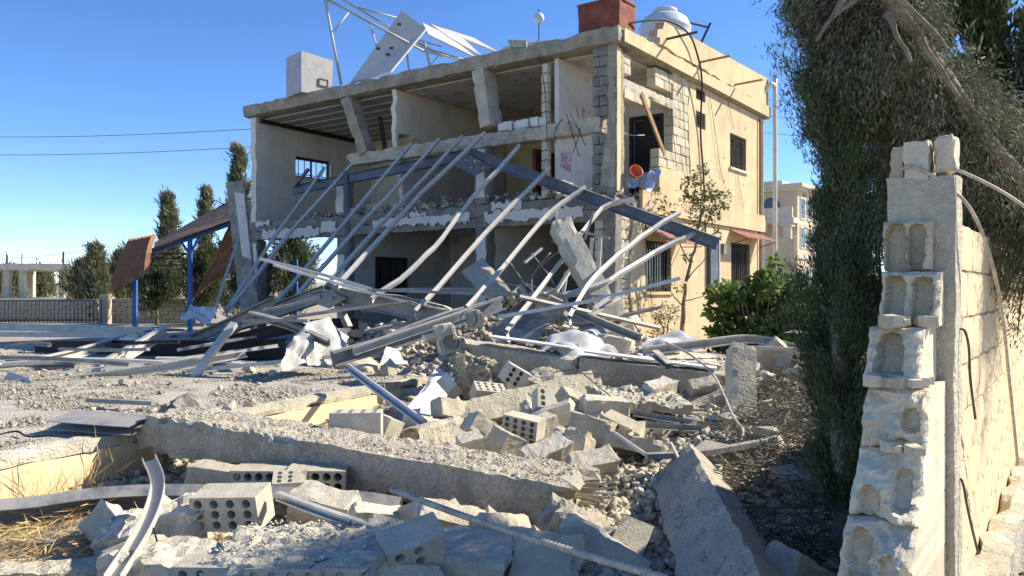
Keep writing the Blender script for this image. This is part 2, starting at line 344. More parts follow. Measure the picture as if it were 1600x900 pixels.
# ------------------------------------------------------------------ terrace on the left
TZ = .33
tp = [(-4.75, 3.0), (-4.0, 4.55), (-3.52, 5.5), (-3.03, 6.55), (-2.8, 7.05), (-2.1, 8.5), (-1.16, 10.4), (-1.9, 11.1), (-5, 13.4), (-9, 16.6), (-18, 17), (-18, 3.0)]
def on_terrace(x, y):
    c = False; j = len(tp)-1
    for i in range(len(tp)):
        xi, yi = tp[i]; xj, yj = tp[j]
        if (yi > y) != (yj > y) and x < (xj-xi)*(y-yi)/(yj-yi)+xi: c = not c
        j = i
    return c
def gtop(x, y): return max(hz(x, y), TZ) if on_terrace(x, y) else hz(x, y)
tr = root('terrace', (-6, 8, 0), None, None, kind='structure')
mb = MB(); mb.plate([tp], lambda a, b, d: Vec((a, b, -.02+d)), TZ-.005+.02); mb.part('terrace_deck', M['terr'], tr)
def wallseg(p, q, z0, z1, th, seed, cell=.07, amp=.004, chip=.015):
    p, q = Vec((*p, z0)), Vec((*q, z0)); d = (q-p); nrm = Vec((d.y, -d.x, 0)).normalized()
    m = MB(); m.rough(p+nrm*.05, d, -nrm*th, Vec((0,0,z1-z0)), cell=cell, amp=amp, chip=chip, seed=seed); return m
wallseg((-4.75, 3.0), (-2.98, 6.68), -.05, TZ-.075, .16, 3, .12, .003, .01).part('plastered_face', M['crm_wall'], tr)
wallseg((-2.74, 7.18), (-1.13, 10.42), -.05, TZ-.075, .16, 4, .12, .003, .01).part('plastered_face', M['crm_wall'], tr)
m = wallseg((-4.75, 3.0), (-2.95, 6.74), TZ-.075, TZ+.015, .2, 5, .06, .006, .02); m.part('coping', M['conc_l'], tr)
m = wallseg((-2.76, 7.14), (-1.12, 10.44), TZ-.075, TZ+.02, .2, 6, .06, .006, .02); m.part('coping', M['conc_l'], tr)
wallseg((-1.16, 10.4), (-5, 13.4), 0, TZ, .1, 7).part('coping', M['conc'], tr)
# ------------------------------------------------------------------ boundary wall of hollow blocks, broken end towards us
AX, AY = 1.44, 3.06; NX, NY = VY, -VX
def Q(a, b, z): return Vec((AX+a*VX+b*NX, AY+a*VY+b*NY, z))
bw = root('boundary_wall', Q(0, .1, 0), 'broken cream hollow block wall at the right edge with open block cells', 'wall')
mb = MB(); o = Q(0, -.01, -.1); mb.rough(o, Q(0,.225,-.1)-o, Q(.2,-.01,-.1)-o, Vec((0,0,2.02)), cell=.035, amp=.0025, chip=.008, seed=5, nmax=70); mb.part('concrete_post', M['conc_l'], bw)
for sx, b0, b1, a0, a1, z0, z1 in ((1, .005, .05, .01, .16, 1.90, 2.035), (2, .052, .135, 0, .19, 1.905, 2.05), (3, .15, .215, .02, .18, 1.93, 2.075)):
    mb = MB(); o = Q(a0, b0, z0); mb.rough(o, Q(a0,b1,z0)-o, Q(a1,b0,z0)-o, Vec((0,0,z1-z0)), cell=.02, amp=.008, chip=.02, seed=sx+40); mb.part('broken_block', M['block_w'], bw)
def end_block(z0, z1, k, b0, b1, cells, seed, tilt=0.0, rg=.05):
    nb, nzr = max(10, int((b1-b0)/.0065)), max(10, int((z1-z0)/.0065)); vs = []; fs = []
    for j in range(nzr+1):
        for i in range(nb+1):
            b = b0+(b1-b0)*i/nb; z = z0+(z1-z0)*j/nzr; dp = 0.0
            for (cb, c0, c1, hw, dd) in cells:
                cz0, cz1 = z0+(z1-z0)*c0, z0+(z1-z0)*c1
                top = cz1-hw; bot = cz0+hw*.3
                dz = max(0, z-top, bot-z); rr = math.hypot(b-b0-cb, dz)/hw
                rr += .22*nz(b*40+seed, z*40)+.12*nz(b*90, z*90, seed)
                if rr < 1: dp = max(dp, dd*min(1, (1-rr*rr)*3.2)**.6)
            e = min(i, nb-i, j, nzr-j)
            rim = .018*(1 if e == 0 else .4 if e == 1 else 0)
            nn = rg*nz(b*9+seed*3, z*9, seed)+.5*rg*abs(nz(b*21+seed, z*21, seed))+.014*nz(b*33, z*33, seed)+.007*nz(b*80, z*80, seed)
            a = -k+dp+rim+nn*(.35 if dp > .02 else 1)+tilt*(z-z0)
            p = Q(a, b+.006*nz(z*25, seed, 1)*(1 if i in (0, nb) else 0), z+(.006*nz(b*25, seed, 2) if j in (0, nzr) else 0)); vs.append(p)
    w = nb+1
    for j in range(nzr):
        for i in range(nb): fs.append((j*w+i, j*w+i+1, (j+1)*w+i+1, (j+1)*w+i))
    ring = [i for i in range(w)]+[j*w+nb for j in range(1, nzr+1)]+[nzr*w+i for i in range(nb-1, -1, -1)]+[j*w for j in range(nzr-1, 0, -1)]
    bs = len(vs)
    for r in ring:
        jj, ii = divmod(r, w); vs.append(Q(-.004, b0+(b1-b0)*ii/nb, z0+(z1-z0)*jj/nzr))
    for t in range(len(ring)):
        t2 = (t+1) % len(ring); fs.append((ring[t2], ring[t], bs+t, bs+t2))
    m = MB(); m.add(vs, fs); m.part('broken_block', M['block_w'], bw, fix=True)
CE = (.05, .04, .94, .033, .07); CD = (.138, .06, .93, .033, .075)
end_block(1.565, 1.75, .055, -.01, .155, [(.045, .05, .95, .036, .10), (.115, .10, .93, .026, .11)], 11)
end_block(1.365, 1.56, .16, -.005, .19, [CE, CD], 12, .35, .03)
end_block(1.165, 1.36, .37, -.015, .165, [(.075, .03, .93, .042, .11)], 13, .55)
end_block(.965, 1.16, .44, -.005, .195, [(.15, .4, .7, .03, .05)], 14, .35, .07)
end_block(.765, .96, .60, -.01, .195, [(.06, .1, .5, .03, .05), (.15, .2, .75, .026, .06)], 15, .75, .08)
end_block(.565, .76, .77, -.01, .195, [(.05, .45, .9, .03, .07), (.055, .0, .42, .034, .07), (.14, .1, .6, .03, .05)], 16, .8, .08)
end_block(.365, .56, .88, -.015, .195, [(.06, .1, .9, .034, .08), (.15, .3, .8, .028, .05)], 17, .55, .09)
end_block(-.05, .36, .98, -.02, .2, [(.06, .1, .9, .03, .05)], 18)
rng = random.Random(5)
for k in range(60):   # crumbs caught in the cells
    z = rng.choice((1.37, 1.17, .97, .77, .57, .37)); mb = MB(); s_ = rng.uniform(.02, .075)
    c = Q(-.02-(1.75-z)*.62*rng.uniform(.55,1.02), rng.uniform(.02,.18), z+.012); mb.hull([c+p for p in chunk_pts(s_, s_, s_*.8, rng)]); mb.part('mortar_lump', M['block_w'], bw)
bmesh_ = MB(); bmesh_.rough((0,0,0), (.388,0,0), (0,.19,0), (0,0,.188), cell=.06, amp=.0025, chip=.008, seed=9); blk_me = bmesh_.mesh('wall_block', M['crm_wall'])
for c in range(9):
    for i in range(30):
        a = .215+i*.4+(0 if c % 2 else -.2)
        if a < .2: continue
        inst(blk_me, 'block', Q(a, .2, c*.196+.004), (0, 0, R(90)-R(36)), (1, .95, 1), parent=bw)
mb = MB(); o = Q(.2, .02, 0); mb.rough(o, Q(12.3,.02,0)-o, Q(.2,.19,0)-o, Vec((0,0,1.755)), cell=.4, amp=.002, chip=0); mb.part('mortar', M['conc'], bw)
mb = MB(); o = Q(-1.0, .2, -.1); mb.rough(o, Q(12,.2,-.1)-o, Q(-1.0,.34,-.1)-o, Vec((0,0,.42)), cell=.09, amp=.015, chip=.05, seed=8, nmax=120); mb.part('footing', M['conc_l'], bw)
for pts, r in (([Q(.05,.02,1.935), Q(-.02,.10,1.95), Q(.1,.26,1.80), Q(.35,.33,1.5), Q(.62,.35,1.1), Q(.9,.36,.72)], .0065), ([Q(.1,.15,1.96), Q(.05,.24,1.93), Q(.3,.4,1.83), Q(.9,.55,1.68)], .0065)):
    mb = MB(); mb.tube(smooth_path(pts), r, 7); mb.part('bent_reinforcing_bar', M['rebar'], bw, smooth=True)
for pts in ([(1500,514), (1508,518), (1514,545), (1516,590), (1524,655)], [(1496,747), (1504,753), (1511,790), (1520,830), (1529,866)], [(1432,612), (1450,618), (1462,612)]):
    mb = MB(); mb.tube(smooth_path([at(x, y, 3.02) for x, y in pts]), .005, 6); mb.part('tie_wire', M['rebar_d'], bw, smooth=True)
# ------------------------------------------------------------------ the damaged house
H = root('damaged_house', W(0, 0, 0), 'bombed two-storey cream house with its front walls torn away', 'house')
fF = lambda v0: (lambda a, b, d: W(a, v0+d, b))
fS = lambda u0: (lambda a, b, d: W(u0+d, a, b))
def jag(pts, amp, step, seed, closed=True):
    rng = random.Random(seed); out = []; n = len(pts)
    for i in range(n if closed else n-1):
        (x, y), (X, Y) = pts[i][:2], pts[(i+1) % n][:2]; L = math.hypot(X-x, Y-y); j = len(pts[i]) > 2
        out.append((x, y))
        if j:
            k = max(1, int(L/step))
            for t in range(1, k): f = t/k; out.append((x+(X-x)*f+rng.uniform(-amp, amp), y+(Y-y)*f+rng.uniform(-amp, amp)))
    return out
def hpart(name, m, *a, **k):
    lab = k.pop('label', None); mb = MB(); mb.hr(*a, **{**dict(cell=.15, amp=.004, chip=.01), **k}); return mb.part(name, M[m], H, label=lab)
mb = MB(); mb.hr(-.12, 11.72, -.14, 8.75, 6.27, 6.58, cell=.16, amp=.007, chip=.05, seed=2, nmax=74); mb.part('roof_slab', M['conc'], H)
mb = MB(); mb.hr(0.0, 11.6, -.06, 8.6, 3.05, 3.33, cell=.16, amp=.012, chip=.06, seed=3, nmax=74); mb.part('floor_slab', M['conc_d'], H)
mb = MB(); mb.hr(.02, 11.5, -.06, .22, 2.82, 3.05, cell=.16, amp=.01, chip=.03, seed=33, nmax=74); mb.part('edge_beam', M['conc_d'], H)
# side facade
def rect(a0, a1, b0, b1): return [(a0,b0), (a1,b0), (a1,b1), (a0,b1)]
GW = [(1.25, 2.5, 1.42, 2.5), (6.1, 7.5, 1.5, 2.68)]; UW = [(3.85, 4.42, 5.93, 6.2), (3.85, 4.42, 5.28, 5.66), (6.02, 7.2, 4.6, 5.48)]
out = jag([(.62,-.1), (8.6,-.1), (8.6,3.05), (.78,3.05,1), (.55,2.1,1), (.62,1.2,1)], .05, .18, 4)
mb = MB(); mb.plate([out]+[rect(*w) for w in GW], fS(0), .24); mb.part('side_wall', M['cream'], H)
out = jag([(3.55,4.15), (3.6,3.33), (8.6,3.33), (8.6,6.26), (3.5,6.26,1), (3.42,5.4,1), (3.5,4.6,1)], .04, .2, 6)
mb = MB(); mb.plate([out]+[rect(*w) for w in UW], fS(0), .24); mb.part('side_wall', M['cream'], H)
out = jag([(1.9,3.33), (3.598,3.33), (3.55,4.13), (1.92,4.1,1)], .02, .3, 7)
mb = MB(); mb.plate([out], fS(0), .24); mb.part('balcony_parapet', M['cream'], H)
out = jag([(1.55,6.66), (1.62,6.95), (1.86,7.02), (1.95,7.2), (5,7.28), (8.72,7.4), (8.72,6.64), (7.5,6.60,1), (5,6.63,1)], .03, .25, 8)
mb = MB(); mb.plate([out], fS(-.10), .2); mb.part('roof_parapet', M['cream'], H)
mb = MB(); mb.plate([jag([(.05,6.30), (8.74,6.30,0), (8.74,6.6,1), (4,6.56,1), (.05,6.56)], .025, .2, 9)], fS(-.155), .03); mb.part('fascia', M['cream'], H)
mb = MB(); mb.hr(-.085, 0.001, .95, 8.66, 3.06, 3.52, cell=.15, amp=.002, chip=.008, seed=10); mb.part('string_course', M['cream'], H)
mb = MB(); mb.hr(.002, 11.6, 8.4, 8.6, 0, 6.26, cell=1); mb.part('rear_wall', M['cream'], H)
# exposed masonry blocks
bme = MB(); bme.rough((0,0,0), (.385,0,0), (0,.2,0), (0,0,.187), cell=.065, amp=.004, chip=.012, seed=19); bw_me = bme.mesh('masonry_block', M['block_w'])
bme = MB(); bme.rough((0,0,0), (.385,0,0), (0,.2,0), (0,0,.187), cell=.065, amp=.006, chip=.02, seed=29); bg_me = bme.mesh('grey_masonry_block', M['conc_d'])
rotV = R(90)-R(36); rotU = math.atan2(UY, UX)
def sblocks(v0, v1, z0, z1, me=bw_me, u=.012, sx=1.0, skip=(), seed=0):
    rng = random.Random(seed); c = 0; z = z0
    while z < z1-.1:
        v = v0-(.2 if c % 2 else 0)
        while v < v1-.05:
            a, b = max(v, v0), min(v+.4, v1)
            if b-a > .08 and (c, round(a, 1)) not in skip and rng.random() > .0: inst(me, 'block', W(u+rng.uniform(-.008,.008), a, z), (0, 0, rotV), ((b-a)/.4, -1.05 if False else 1.05, 1), parent=H).location -= Vec((0,0,0))
            v += .4
        z += .197; c += 1
# blocks are laid along v with their thickness towards +u: local +y of rotV is +u
sblocks(2.62, 3.5, 4.52, 6.2, seed=1); sblocks(1.92, 3.5, 4.12, 4.5, seed=2)
sblocks(.1, .62, 5.78, 6.22, seed=3); sblocks(.35, 1.5, 5.28, 5.46, seed=4); sblocks(1.75, 2.62, 5.82, 6.2, seed=5)
mb = MB(); p0, p1 = W(.12, .25, 5.56), W(.12, 2.75, 5.56); mb.beam(p0, p1, .22, .2, cell=.08, amp=.01, chip=.03, e0=.08, e1=.05, seed=12); mb.part('lintel', M['conc_l'], H)
sblocks(.2, .62, .9, 3.0, seed=6, me=bw_me, u=.03)
def fblocks(u0, u1, z0, z1, me=bg_me, v=0.0, seed=0):
    rng = random.Random(seed); c = 0; z = z0
    while z < z1-.1:
        u = u0-(.2 if c % 2 else 0)
        while u < u1-.05:
            a, b = max(u, u0), min(u+.4, u1)
            if b-a > .07: inst(me, 'block', W(a, v+rng.uniform(-.01,.01), z), (0, 0, rotU), ((b-a)/.4, -1, 1), parent=H)
            u += .4
        z += .197; c += 1
fblocks(.2, .56, 3.36, 4.55, seed=1); fblocks(.2, .56, 4.9, 6.2, seed=2)
hpart('corner_column', 'conc', 0, .195, -.02, .32, 3.33, 6.27, cell=.07, amp=.01, chip=.03, seed=13)
mb = MB(); mb.plate([jag([(-.02,3.4,1), (.12,3.4,1), (.14,6.2,1), (-.02,6.2,1)], .012, .12, 3)], fS(-.022), .018); mb.part('plaster_edge', M['cream'], H)
mb = MB(); mb.plate([jag([(.02,3.45,1), (.34,3.5,1), (.26,4.3,1), (.1,4.9,1), (.0,5.2,1)], .02, .1, 5)], fF(-.035), .02); mb.part('render_patch', M['conc'], H)
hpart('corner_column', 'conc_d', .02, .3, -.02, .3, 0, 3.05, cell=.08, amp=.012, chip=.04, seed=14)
fblocks(.3, .5, .3, 2.8, me=bw_me, v=.0, seed=5)
# columns of the front
def colm(u, z0, z1, w=.3, seed=0, tilt=0.0, m='conc_d', pl=True, v=.1):
    mb = MB(); mb.beam(W(u+tilt, v, z0), W(u, v, z1), w, .3, roll=0, cell=.08, amp=.004, chip=.03, seed=seed)
    o = mb.part('column', M[m], H)
    if pl:
        k = random.Random(seed); a, b = z0+(z1-z0)*k.uniform(.02,.2), z0+(z1-z0)*k.uniform(.75,.97)
        m2 = MB(); m2.plate([jag([(u+tilt*.8-.13,a,1), (u+tilt*.8+.10,a,1), (u+.10,b,1), (u-.10,b,1)], .03, .12, seed)], fF(v-.178), .02); m2.part('plaster_patch', M['white'], o)
    return o
def vcolm(u, z0, z1, w=.34, seed=0, m='conc_d', pl=True, v=.1):
    mb = MB(); mb.hr(u-w/2, u+w/2, v-.15, v+.15, z0, z1, cell=.09, amp=.01, chip=.03, seed=seed); o = mb.part('column', M[m], H)
    if pl:
        k = random.Random(seed); a, b = z0+(z1-z0)*k.uniform(.0,.15), z0+(z1-z0)*k.uniform(.8,.98)
        m2 = MB(); m2.plate([jag([(u-w*.42,a,1), (u+w*.34,a,1), (u+w*.38,b,1), (u-w*.4,b,1)], .03, .12, seed)], fF(v-.172), .02); m2.part('plaster_patch', M['white'], o)
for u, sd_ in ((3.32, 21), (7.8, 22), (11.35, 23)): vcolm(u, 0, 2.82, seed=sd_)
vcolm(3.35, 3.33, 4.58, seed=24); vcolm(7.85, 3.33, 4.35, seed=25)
colm(7.62, 4.80, 6.27, .34, 26, tilt=-.66, m='conc', pl=False, v=.06); colm(3.34, 5.0, 6.27, .46, 27, tilt=-.22, m='conc_l', pl=False, v=.06)
mb = MB(); mb.plate([jag([(3.02,5.25,1), (3.30,5.2,1), (3.50,5.9,1), (3.28,6.05,1)], .03, .1, 9)], fF(-.105), .012); mb.part('render_patch', M['conc_d'], H)
mb = MB(); mb.beam(W(.35, .08, 4.73), W(7.55, .08, 4.70),   .3, .29, cell=.1, amp=.006, chip=.04, e0=.1, e1=.25, seed=15, nmax=80); mb.part('ring_beam', M['conc'], H)
for i, (u, w) in enumerate(((1.62, .18), (1.84, .2), (2.1, .38), (2.52, .4))): mb = MB(); mb.hr(u, u+w, -.02, .16, 4.875, 5.07, cell=.05, amp=.008, chip=.03, seed=50+i); mb.part('block', M['white'], H)
# white plaster left on the slab edge
for u0, u1, z0, z1, s_ in ((8.6, 10.9, 2.84, 3.08, 1), (3.6, 6.6, 2.96, 3.16, 2), (.7, 3.2, 2.92, 3.14, 3), (2.2, 3.0, 3.18, 3.34, 4), (10.6, 11.2, 3.2, 3.34, 5), (7.95,8.5,2.9,3.2,6), (4.9,5.4,3.17,3.25,7)):
    mb = MB(); mb.plate([jag([(u0,z0,1), (u1,z0,1), (u1,z1,1), (u0,z1,1)], .05, .07, s_)], fF(-.11), .03); mb.part('plaster_strip', M['white'], H)
# rooms of the upper floor
lw = [sd(462, 250, 11.36), sd(517, 283, 11.36)]
out = rect(0.02, 8.39, 3.33, 6.26); hole = rect(lw[0][0], lw[1][0], lw[1][1]+.0, lw[0][1]+.12)
mb = MB(); mb.plate([jag([(.02,3.33), (8.39,3.33), (8.39,6.26), (.02,6.26,1)], .03, .2, 3), hole], fS(11.36), .22); mb.part('outer_wall', M['inner'], H)
mb = MB(); mb.plate([jag([(.05,4.86), (.1,5.2,0), (4.38,5.2-.35), (4.38,6.25), (.0,6.25,1), (.02,5.6,1)], .05, .14, 5)], fS(5.95), .14); mb.part('partition_wall', M['inner'], H)
mb = MB(); mb.plate([jag([(.3,3.34), (4.38,3.34), (4.38,4.85), (.15,4.6,1)], .05, .14, 6)], fS(5.95), .14); mb.part('partition_wall', M['inner_g'], H)
mb = MB(); mb.plate([jag([(.14,3.34), (2.68,3.34), (2.68,6.25), (.12,6.25)], .03, .2, 7), jag([(1.02,5.0,1), (1.28,4.98,1), (1.22,5.34,1), (1.1,5.46,1)], .02, .1, 3)], fS(1.42), .1); mb.part('partition_wall', M['white'], H)
for k in range(14): inst(bw_me, 'block', W(1.62, .0+.005*(k % 3), 3.36+k*.2), (0, 0, rotU), (.38, -.7, 1), parent=H)
hpart('partition_wall', 'mustard', 1.55, 5.94, 4.4, 4.55, 3.34, 6.25, cell=.6)
mb = MB(); mb.plate([rect(6.1, 11.35, 3.34, 6.25), rect(6.5, 7.3, 5.0, 5.35)], fF(4.4), .15); mb.part('partition_wall', M['inner'], H)
mb = MB(); mb.plate([[(.26,3.335), (.28,5.42), (1.12,5.42), (1.14,3.335), (1.41,3.335), (1.41,6.25), (.25,6.25), (.25,3.335)]], fF(2.7), .12); mb.part('partition_wall', M['inner'], H)
d = MB()
for a in ((.28,.36,3.34,5.42), (1.04,1.12,3.34,5.42), (.36,1.04,5.34,5.42)): d.hb(a[0], a[1], 2.66, 2.74, a[2], a[3])
dd = d.part('door_frame', M['dark'], H); mb = MB(); mb.hb(.37, 1.03, 2.76, 2.8, 3.36, 5.33); mb.part('door_leaf', M['dark'], dd)
mb = MB(); mb.hb(1.2, 1.36, 1.9, 2.0, 3.34, 5.3); mb.part('door_frame', M['dark'], H)
mb = MB(); mb.hb(.26, 5.9, .3, 4.38, 6.235, 6.262); mb.part('ceiling', M['ceil'], H)
for k in range(8):
    mb = MB(); mb.hb(6.12, 11.34, .25+k*.52, .25+k*.52+.46, 6.20, 6.25); mb.part('ceiling_panel', M['plank'], H)
    mb = MB(); mb.hb(6.12, 11.34, .25+k*.52+.465, .25+k*.52+.515, 6.185, 6.23); mb.part('ceiling_batten', M['strip'], H)
mb = MB(); mb.bar(W(11.25, .1, 6.16), W(11.25, 4.3, 6.1), .1, .1); mb.part('ceiling_joist', M['dark'], H)
mb = MB(); mb.bar(W(6.9, .6, 4.95), W(7.3, .8, 5.9), .12, .03); mb.part('loose_board', M['iron'], H)
# ground floor rooms
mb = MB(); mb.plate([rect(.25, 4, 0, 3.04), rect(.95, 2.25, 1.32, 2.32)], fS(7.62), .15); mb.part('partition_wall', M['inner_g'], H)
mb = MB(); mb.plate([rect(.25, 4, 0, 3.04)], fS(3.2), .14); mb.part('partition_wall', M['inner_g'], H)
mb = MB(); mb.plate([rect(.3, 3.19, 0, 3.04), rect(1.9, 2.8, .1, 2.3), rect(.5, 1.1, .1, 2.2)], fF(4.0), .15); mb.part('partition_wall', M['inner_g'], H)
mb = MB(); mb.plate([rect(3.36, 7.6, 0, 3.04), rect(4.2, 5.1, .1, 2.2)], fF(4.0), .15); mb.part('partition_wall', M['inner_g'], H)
mb = MB(); mb.hb(.3, 7.6, .24, 3.98, 3.0, 3.045); mb.part('ceiling', M['ceil'], H)
hpart('ground_floor_slab', 'conc_d', .05, 11.5, 0, 8.4, -.05, .12, cell=.5)
def window(f, a0, a1, b0, b1, nb=8, bars=True, glass='glass', name='window', fr_m='dark', rails=2, sill=None):
    """f(a, b, depth): depth < 0 is outside"""
    def bx(m, a, A, b, B, d0, d1): m.hexa([f(a,b,d0), f(A,b,d0), f(A,b,d1), f(a,b,d1), f(a,B,d0), f(A,B,d0), f(A,B,d1), f(a,B,d1)])
    t = .05; m = MB()
    for q in ((a0,a1,b0,b0+t), (a0,a1,b1-t,b1), (a0,a0+t,b0+t,b1-t), (a1-t,a1,b0+t,b1-t), ((a0+a1)/2-.02,(a0+a1)/2+.02,b0+t,b1-t)): bx(m, *q, .10, .15)
    w = m.part(name, M[fr_m], H)
    if glass: m = MB(); bx(m, a0+t, a1-t, b0+t, b1-t, .118, .128); m.part('pane', M[glass], w)
    if bars:
        for k in range(nb):
            a = a0+(a1-a0)*(k+.5)/nb; m = MB(); bx(m, a-.009, a+.009, b0+.015, b1-.015, .012, .03); m.part('bar', M['iron'], w)
        for k in range(rails):
            b = b0+(b1-b0)*(.14+.72*k/max(1, rails-1)); m = MB(); bx(m, a0, a1, b-.012, b+.012, .032, .044); m.part('rail', M['iron'], w)
    if sill: m = MB(); bx(m, a0-.06, a1+.06, b0-.06, b0-.003, -.06, .1); m.part('sill', M[sill], w)
    return w
for w in GW: window(fS(0), *w, nb=10, sill='cream')
for w in UW[:2]: window(fS(0), *w, nb=4, rails=2)
window(fS(0), *UW[2], nb=9, sill='vtrim')
window(lambda a, b, d: W(11.36+d, a, b), lw[0][0], lw[1][0], lw[1][1], lw[0][1]+.12, nb=6, glass=None)
window(lambda a, b, d: W(7.62+d, a, b), .95, 2.25, 1.32, 2.32, nb=7)
rp = random.Random(21)
for k in range(22):   # shrapnel scars on the side facade
    v, z, s_ = rp.uniform(3.7, 8.4), rp.choice((rp.uniform(.5, 3.0), rp.uniform(3.6, 6.2))), rp.uniform(.03, .10)
    if any(a-.15 < v < b+.15 and c-.15 < z < d+.15 for a, b, c, d in GW+UW): continue
    mb = MB(); mb.plate([[(v+s_*rp.uniform(.5,1.1)*math.cos(t), z+s_*rp.uniform(.5,1.1)*math.sin(t)) for t in np.linspace(0, 5.6, 9)]], fS(-.004), .0035); mb.part('impact_scar', M['conc'], H)
# corrugated awnings over the ground floor windows
def awning(v0, v1, z, dep=.5, drop=.24):
    m = MB(); n = int((v1-v0)/.05); vs = []; fs = []
    for i in range(n+1):
        v = v0+(v1-v0)*i/n; w = .012*(1 if i % 2 else -1)
        vs += [W(-.01, v, z+w), W(-dep, v, z-drop+w), W(-.01, v, z+w-.006), W(-dep, v, z-drop+w-.006)]
    for i in range(n): a, b = i*4, i*4+4; fs += [(a,b,b+1,a+1), (a+2,a+3,b+3,b+2), (a+1,b+1,b+3,a+3), (a,a+2,b+2,b)]
    o = m.add(vs, fs).part('awning', M['awn'], H)
    for v in (v0+.03, v1-.03): m = MB(); m.bar(W(-.01, v, z-.38), W(-dep+.03, v, z-drop-.03), .02, .02); m.part('bracket', M['iron'], o)
awning(1.2, 3.0, 2.80, .55, .36); awning(6.0, 8.2, 3.0, .5, .22)
# things fixed to the side facade
mb = MB(); mb.hb(-.1, -.02, 4.5, 5.05, 1.5, 2.7); o = mb.part('meter_box', M['blue'], H); mb = MB(); mb.hb(-.12, -.1, 5.0, 5.05, 1.48, 2.72); mb.part('door_edge', M['galv'], o)
mb = MB(); mb.hb(-.12, -.01, 5.3, 5.5, 2.35, 2.6); mb.part('junction_box', M['conc_d'], H)
mb = MB(); mb.tube(smooth_path([W(-.05, 8.45, 6.95), W(-.2, 8.6, 7.22), W(-.25, 8.8, 7.15), W(-.25, 8.82, 6.9), W(-.25, 8.82, 0)], 5), .06, 10); mb.part('drain_pipe', M['galv'], H, smooth=True)
mb = MB(); mb.tube([W(-.05, 8.15, 6.2), W(-.05, 8.15, .3)], .025, 6); mb.part('conduit', M['iron'], H)
for v, z in ((3.9, 6.78), (6.1, 6.7), (2.05, 6.85)):
    mb = MB(); mb.bar(W(-.09, v, z), W(-.8, v+.02, z+.03), .05, .04); mb.part('projecting_bar', M['wood' if v > 3 else 'iron'], H)
mb = MB(); mb.tube(smooth_path([W(.5,.5,6.75), W(.2,1.2,7.05), W(-.05,2.1,7.28), W(-.2,2.9,7.2), W(-.2,3.4,6.9), W(-.19,3.75,6.3), W(-.05,4.0,5.2), W(-.05,4.2,4.0), W(-.05,4.3,2.6)], 7), .022, 7); mb.part('hanging_cable', M['wire'], H, smooth=True)
for k, (v0, z0, v1, z1) in enumerate(((2.9,6.9,3.35,3.6), (5.2,7.2,6.2,5.6), (4.6,6.2,5.4,4.2), (6.0,5.5,6.9,3.6), (2.2,6.6,2.7,4.2), (1.1,3.3,1.5,1.0))):
    mb = MB(); mb.tube(smooth_path([W(-.03,v0,z0), W(-.05,(v0+v1)/2-.06,(z0+z1)/2), W(-.03,v1,z1)], 4), .006, 5); mb.part('thin_wire', M['wire'], H)
mb = MB(); mb.bar(W(.0, 1.05, 5.5), W(.02, 2.2, 4.4), .11, .04, up=(.8,-.6,0)); mb.part('leaning_plank', M['wood'], H)
mb = MB(); mb.tube(smooth_path([W(.1,.1,5.0), W(.3,.9,4.7), W(.2,1.6,4.75)], 5), .007, 5); mb.part('thin_wire', M['galv'], H)
# room contents glimpsed upstairs
mb = MB(); mb.hb(3.0, 3.1, 1.6, 3.0, 3.34, 4.75); mb.part('red_brown_cupboard', M['rust'], H)
mb = MB(); mb.hb(1.58, 2.9, 2.2, 2.5, 4.42, 4.46); sh = mb.part('shelf', M['dark'], H)
for k in range(6): mb = MB(); mb.hb(1.75+k*.14, 1.84+k*.14, 2.24, 2.42, 4.462, 4.62+.03*(k % 3)); mb.part('shelf_item', M['panelw' if k % 2 else 'dark'], sh)
# ------------------------------------------------------------------ on the roof
def boxrot(c, size, rz): return c, size, Matrix.Rotation(rz, 3, 'Z')
c = at(484, 121, 21.2); t = root('metal_water_tank', c-Vec((0,0,.55)), 'grey sheet metal box tank on the left end of the roof', 'tank')
Rm = Matrix.Rotation(R(42), 3, 'Z'); mb = MB(); cc = c+Vec((0,0,.02))
P8 = [cc+Rm @ Vec(q) for q in ((-.46,-.42,-.55), (.40,-.42,-.55), (.46,.42,-.55), (-.46,.42,-.55), (-.46,-.42,.5), (.46,-.42,.42), (.46,.42,.40), (-.46,.42,.5))]
mb.hexa(P8); mb.part('tank_shell', M['tankg'], t)
mb = MB()
for q in ((-.02,-.06,.0,.26), (.0,.26,.0,.02), (.0,.26,.2,.22)): pass
for x0, x1, z0, z1 in ((.02,.05,-.32,-.12), (.27,.30,-.32,-.12), (.05,.27,-.32,-.29), (.05,.27,-.15,-.12)): mb.hexa([cc+Rm @ Vec(q) for q in ((x0,-.428,z0), (x1,-.428,z0), (x1,-.445,z0), (x0,-.445,z0), (x0,-.428,z1), (x1,-.428,z1), (x1,-.445,z1), (x0,-.445,z1))])
mb.part('hatch_frame', M['iron'], t)
mb = MB(); mb.hexa([cc+Rm @ Vec(q) for q in ((.05,-.424,-.29), (.27,-.424,-.29), (.27,-.436,-.29), (.05,-.436,-.29), (.05,-.424,-.15), (.27,-.424,-.15), (.27,-.436,-.15), (.05,-.436,-.15))]); mb.part('hatch', M['tankg'], t)
t = root('twisted_roof_frame', at(533, 132, 20), 'twisted galvanised tube frame standing over the roof edge', 'metal frame')
